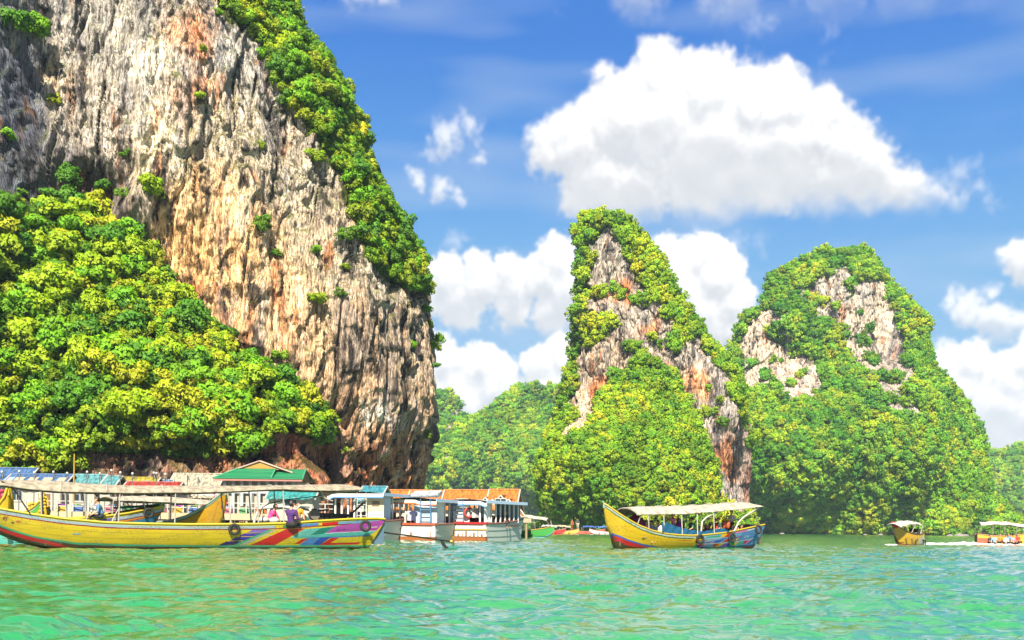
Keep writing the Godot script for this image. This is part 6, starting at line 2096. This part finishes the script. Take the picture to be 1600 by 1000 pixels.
	torus(s, Vector3(2.02, 2.05, -0.25), Basis(Vector3.UP, 0.9), 0.33, 0.085, 20, 8)
	tag(obj("life_ring", done(s), paint(232, 60, 36), self, Vector3.ZERO), "orange red life ring hanging beside the doorway of the rightmost houseboat", "life ring").transform = o.transform
	var c2 := base.duplicate()
	c2.merge({"stern_posts": 4, "solid": [0.52, 1.0], "gap": [0.04, 0.5], "wall": [205, 226, 246], "stains": 3}, true)
	o = houseboat("white houseboat with orange trimmed arch and blue ladder, middle of three", 606, 78.6, -0.36, 3.7, 6.5, c2)
	s = st()
	for k in 3:
		tube(s, [Vector3(1.6, 3.2 + 0.1 * k, -0.5 - 0.25 * k), Vector3(3.7, 3.24 + 0.1 * k, -0.6 - 0.25 * k)], 0.16, 9)
	var roll := tag(obj("rolled_awning", done(s), canvas(215, 230, 240), self), "rolled pale awning lying on the middle houseboat's roof", "awning") as Node3D
	roll.transform = o.transform
	var c1 := base.duplicate()
	c1.merge({"hull": 1.3, "top": 3.05, "wall": [238, 214, 184], "flank": [190, 210, 232], "dado": true, "solid": [0.66, 1.0], "gap": [0.0, 0.62], "stern_posts": 5, "fascia": [[250, 250, 250], [95, 160, 228]], "dip": [0.06, 1.2, 0.2], "ladder": [0.56, 0.65], "ladder_c": [248, 248, 244], "rail": [215, 60, 50], "posts": 3}, true)  # flank: the cream cabin's side with its bluish shade put into the colour
	o = houseboat("cream walled houseboat with blue edged roof behind the long boat's stern, leftmost of three", 515, 75.7, -0.3, 3.9, 6.5, c1)
	for r: Array in [["dark dressed person sitting in the open part of the rightmost houseboat", "seat", 790, 801, 83.0, 0.5, H(30, 26, 30)], ["person in blue standing inside the rightmost houseboat's doorway", "stand", 752, 793.5, 81.5, 0.6, H(90, 130, 200)], ["person in pink shirt inside the middle houseboat", "seat", 626, 803, 78.6, 0.3, H(240, 120, 150)]]:
		person(r[0], r[1], r[2], r[3], r[4], r[5], 1.0, r[6], H(60, 60, 70), "people on the houseboats")
	for k in 5:                                             # washing hung in the doorways
		var px: float = [741, 746, 756, 640, 646][k]
		var cl := thing("hanging_shirt", "%s shirt hanging %s" % [["white", "grey", "pale blue", "white", "dark blue"][k], ["left in the rightmost houseboat's doorway", "second in the rightmost houseboat's doorway", "right in the rightmost houseboat's doorway", "in the middle houseboat's doorway", "at the right of the middle houseboat's doorway"][k]], "shirt", P(px, 794 if k < 3 else 798, 80.6 if k < 3 else 78.0), 0.2, "washing on the houseboats")
		s = st()
		slab(s, [Vector3(-0.12, 0, 0), Vector3(0.12, 0, 0), Vector3(0.3, -0.12, 0), Vector3(0.24, -0.3, 0), Vector3(0.15, -0.22, 0), Vector3(0.16, -0.7, 0.05), Vector3(-0.16, -0.7, 0.0), Vector3(-0.15, -0.22, 0), Vector3(-0.24, -0.3, 0), Vector3(-0.3, -0.12, 0)], Vector3(0, 0, 0.03))
		obj("cloth", done(s), paint([245, 190, 170, 245, 60][k], [245, 190, 200, 245, 70][k], [245, 195, 230, 245, 120][k], 0.9), cl)
		s = st()
		tube(s, [Vector3(-0.2, 0.0, 0.02), Vector3(0, 0.1, 0.02), Vector3(0.2, 0.0, 0.02)], 0.012, 5)
		obj("hanger", done(s), paint(80, 80, 80), cl)
	# rocks along the right shore
	M.shore = mat(L(0.13, 0.12, 0.115), 0.95)
	rng.seed = 61
	for k in 7:
		var px: float = [1222, 1352, 1376, 1484, 1499, 1508, 1566][k]
		s = st()
		var big: float = [0.5, 0.4, 0.6, 0.7, 1.1, 0.8, 0.5][k]
		var g2 := []
		for i in 9:
			for j in 15:
				var v := PI * i / 8.0
				var w := TAU * (j % 14) / 14.0
				var n := 1.0 + 0.6 * n_lo.get_noise_3d(cos(w) * 1.6 + k * 9.0, cos(v) * 1.6, sin(w) * 1.6)
				g2.append(Vector3(sin(v) * cos(w) * 1.7, cos(v) * 0.75, sin(v) * sin(w)) * big * n)
		sheet(s, g2, 15)
		tag(obj("shore_rock", done(s), M.shore, self, P(px, 825, 385.0) * Vector3(1, 0, 1)), "grey rock on the right shore's waterline, " + ["right of the tour boat's stern", "well left of the oncoming boat", "just left of the oncoming boat", "left one of three right of the oncoming boat", "biggest, middle one of three", "right one of three", "behind the boat at the right margin"][k], "rock", "rocks along the right shore")
# ---------------------------------------------------------------- everything in order
func _ready() -> void:
	var cam := Camera3D.new()
	cam.name = "camera"
	cam.set_frustum(0.1 * 1000.0 / F, Vector2(0, 0.1 * 325.0 / F), 0.1, 6000.0)
	cam.position = Vector3(0, EYE, 0)
	cam.rotation.z = ROLL
	add_child(cam)
	var env := Environment.new()
	env.background_mode = Environment.BG_SKY
	env.sky = Sky.new()
	var sm := PanoramaSkyMaterial.new()
	sm.panorama = ImageTexture.create_from_image(make_sky())
	env.sky.sky_material = sm
	env.tonemap_mode = Environment.TONE_MAPPER_LINEAR
	env.tonemap_exposure = EXPOSURE
	env.sdfgi_enabled = true
	env.ssao_enabled = true
	env.ssil_enabled = true
	env.fog_enabled = true
	env.fog_density = 0.0001
	env.fog_light_color = Color(0.78, 0.88, 1.0)
	var we := WorldEnvironment.new()
	we.environment = env
	we.name = "world_environment"
	add_child(we)
	var sun := DirectionalLight3D.new()
	sun.name = "sun"
	sun.light_energy = 1.4
	sun.light_color = Color(1.0, 0.95, 0.86)
	sun.light_angular_distance = 0.5
	sun.shadow_enabled = true
	sun.rotation = Vector3(deg_to_rad(-46.0), deg_to_rad(-4.0), 0)
	add_child(sun)
	var t0 := Time.get_ticks_msec()
	set_noise()
	make_sea()
	land()
	print("land ", Time.get_ticks_msec() - t0)
	village()
	boats()
	print("all ", Time.get_ticks_msec() - t0, " trees ", tree_count)
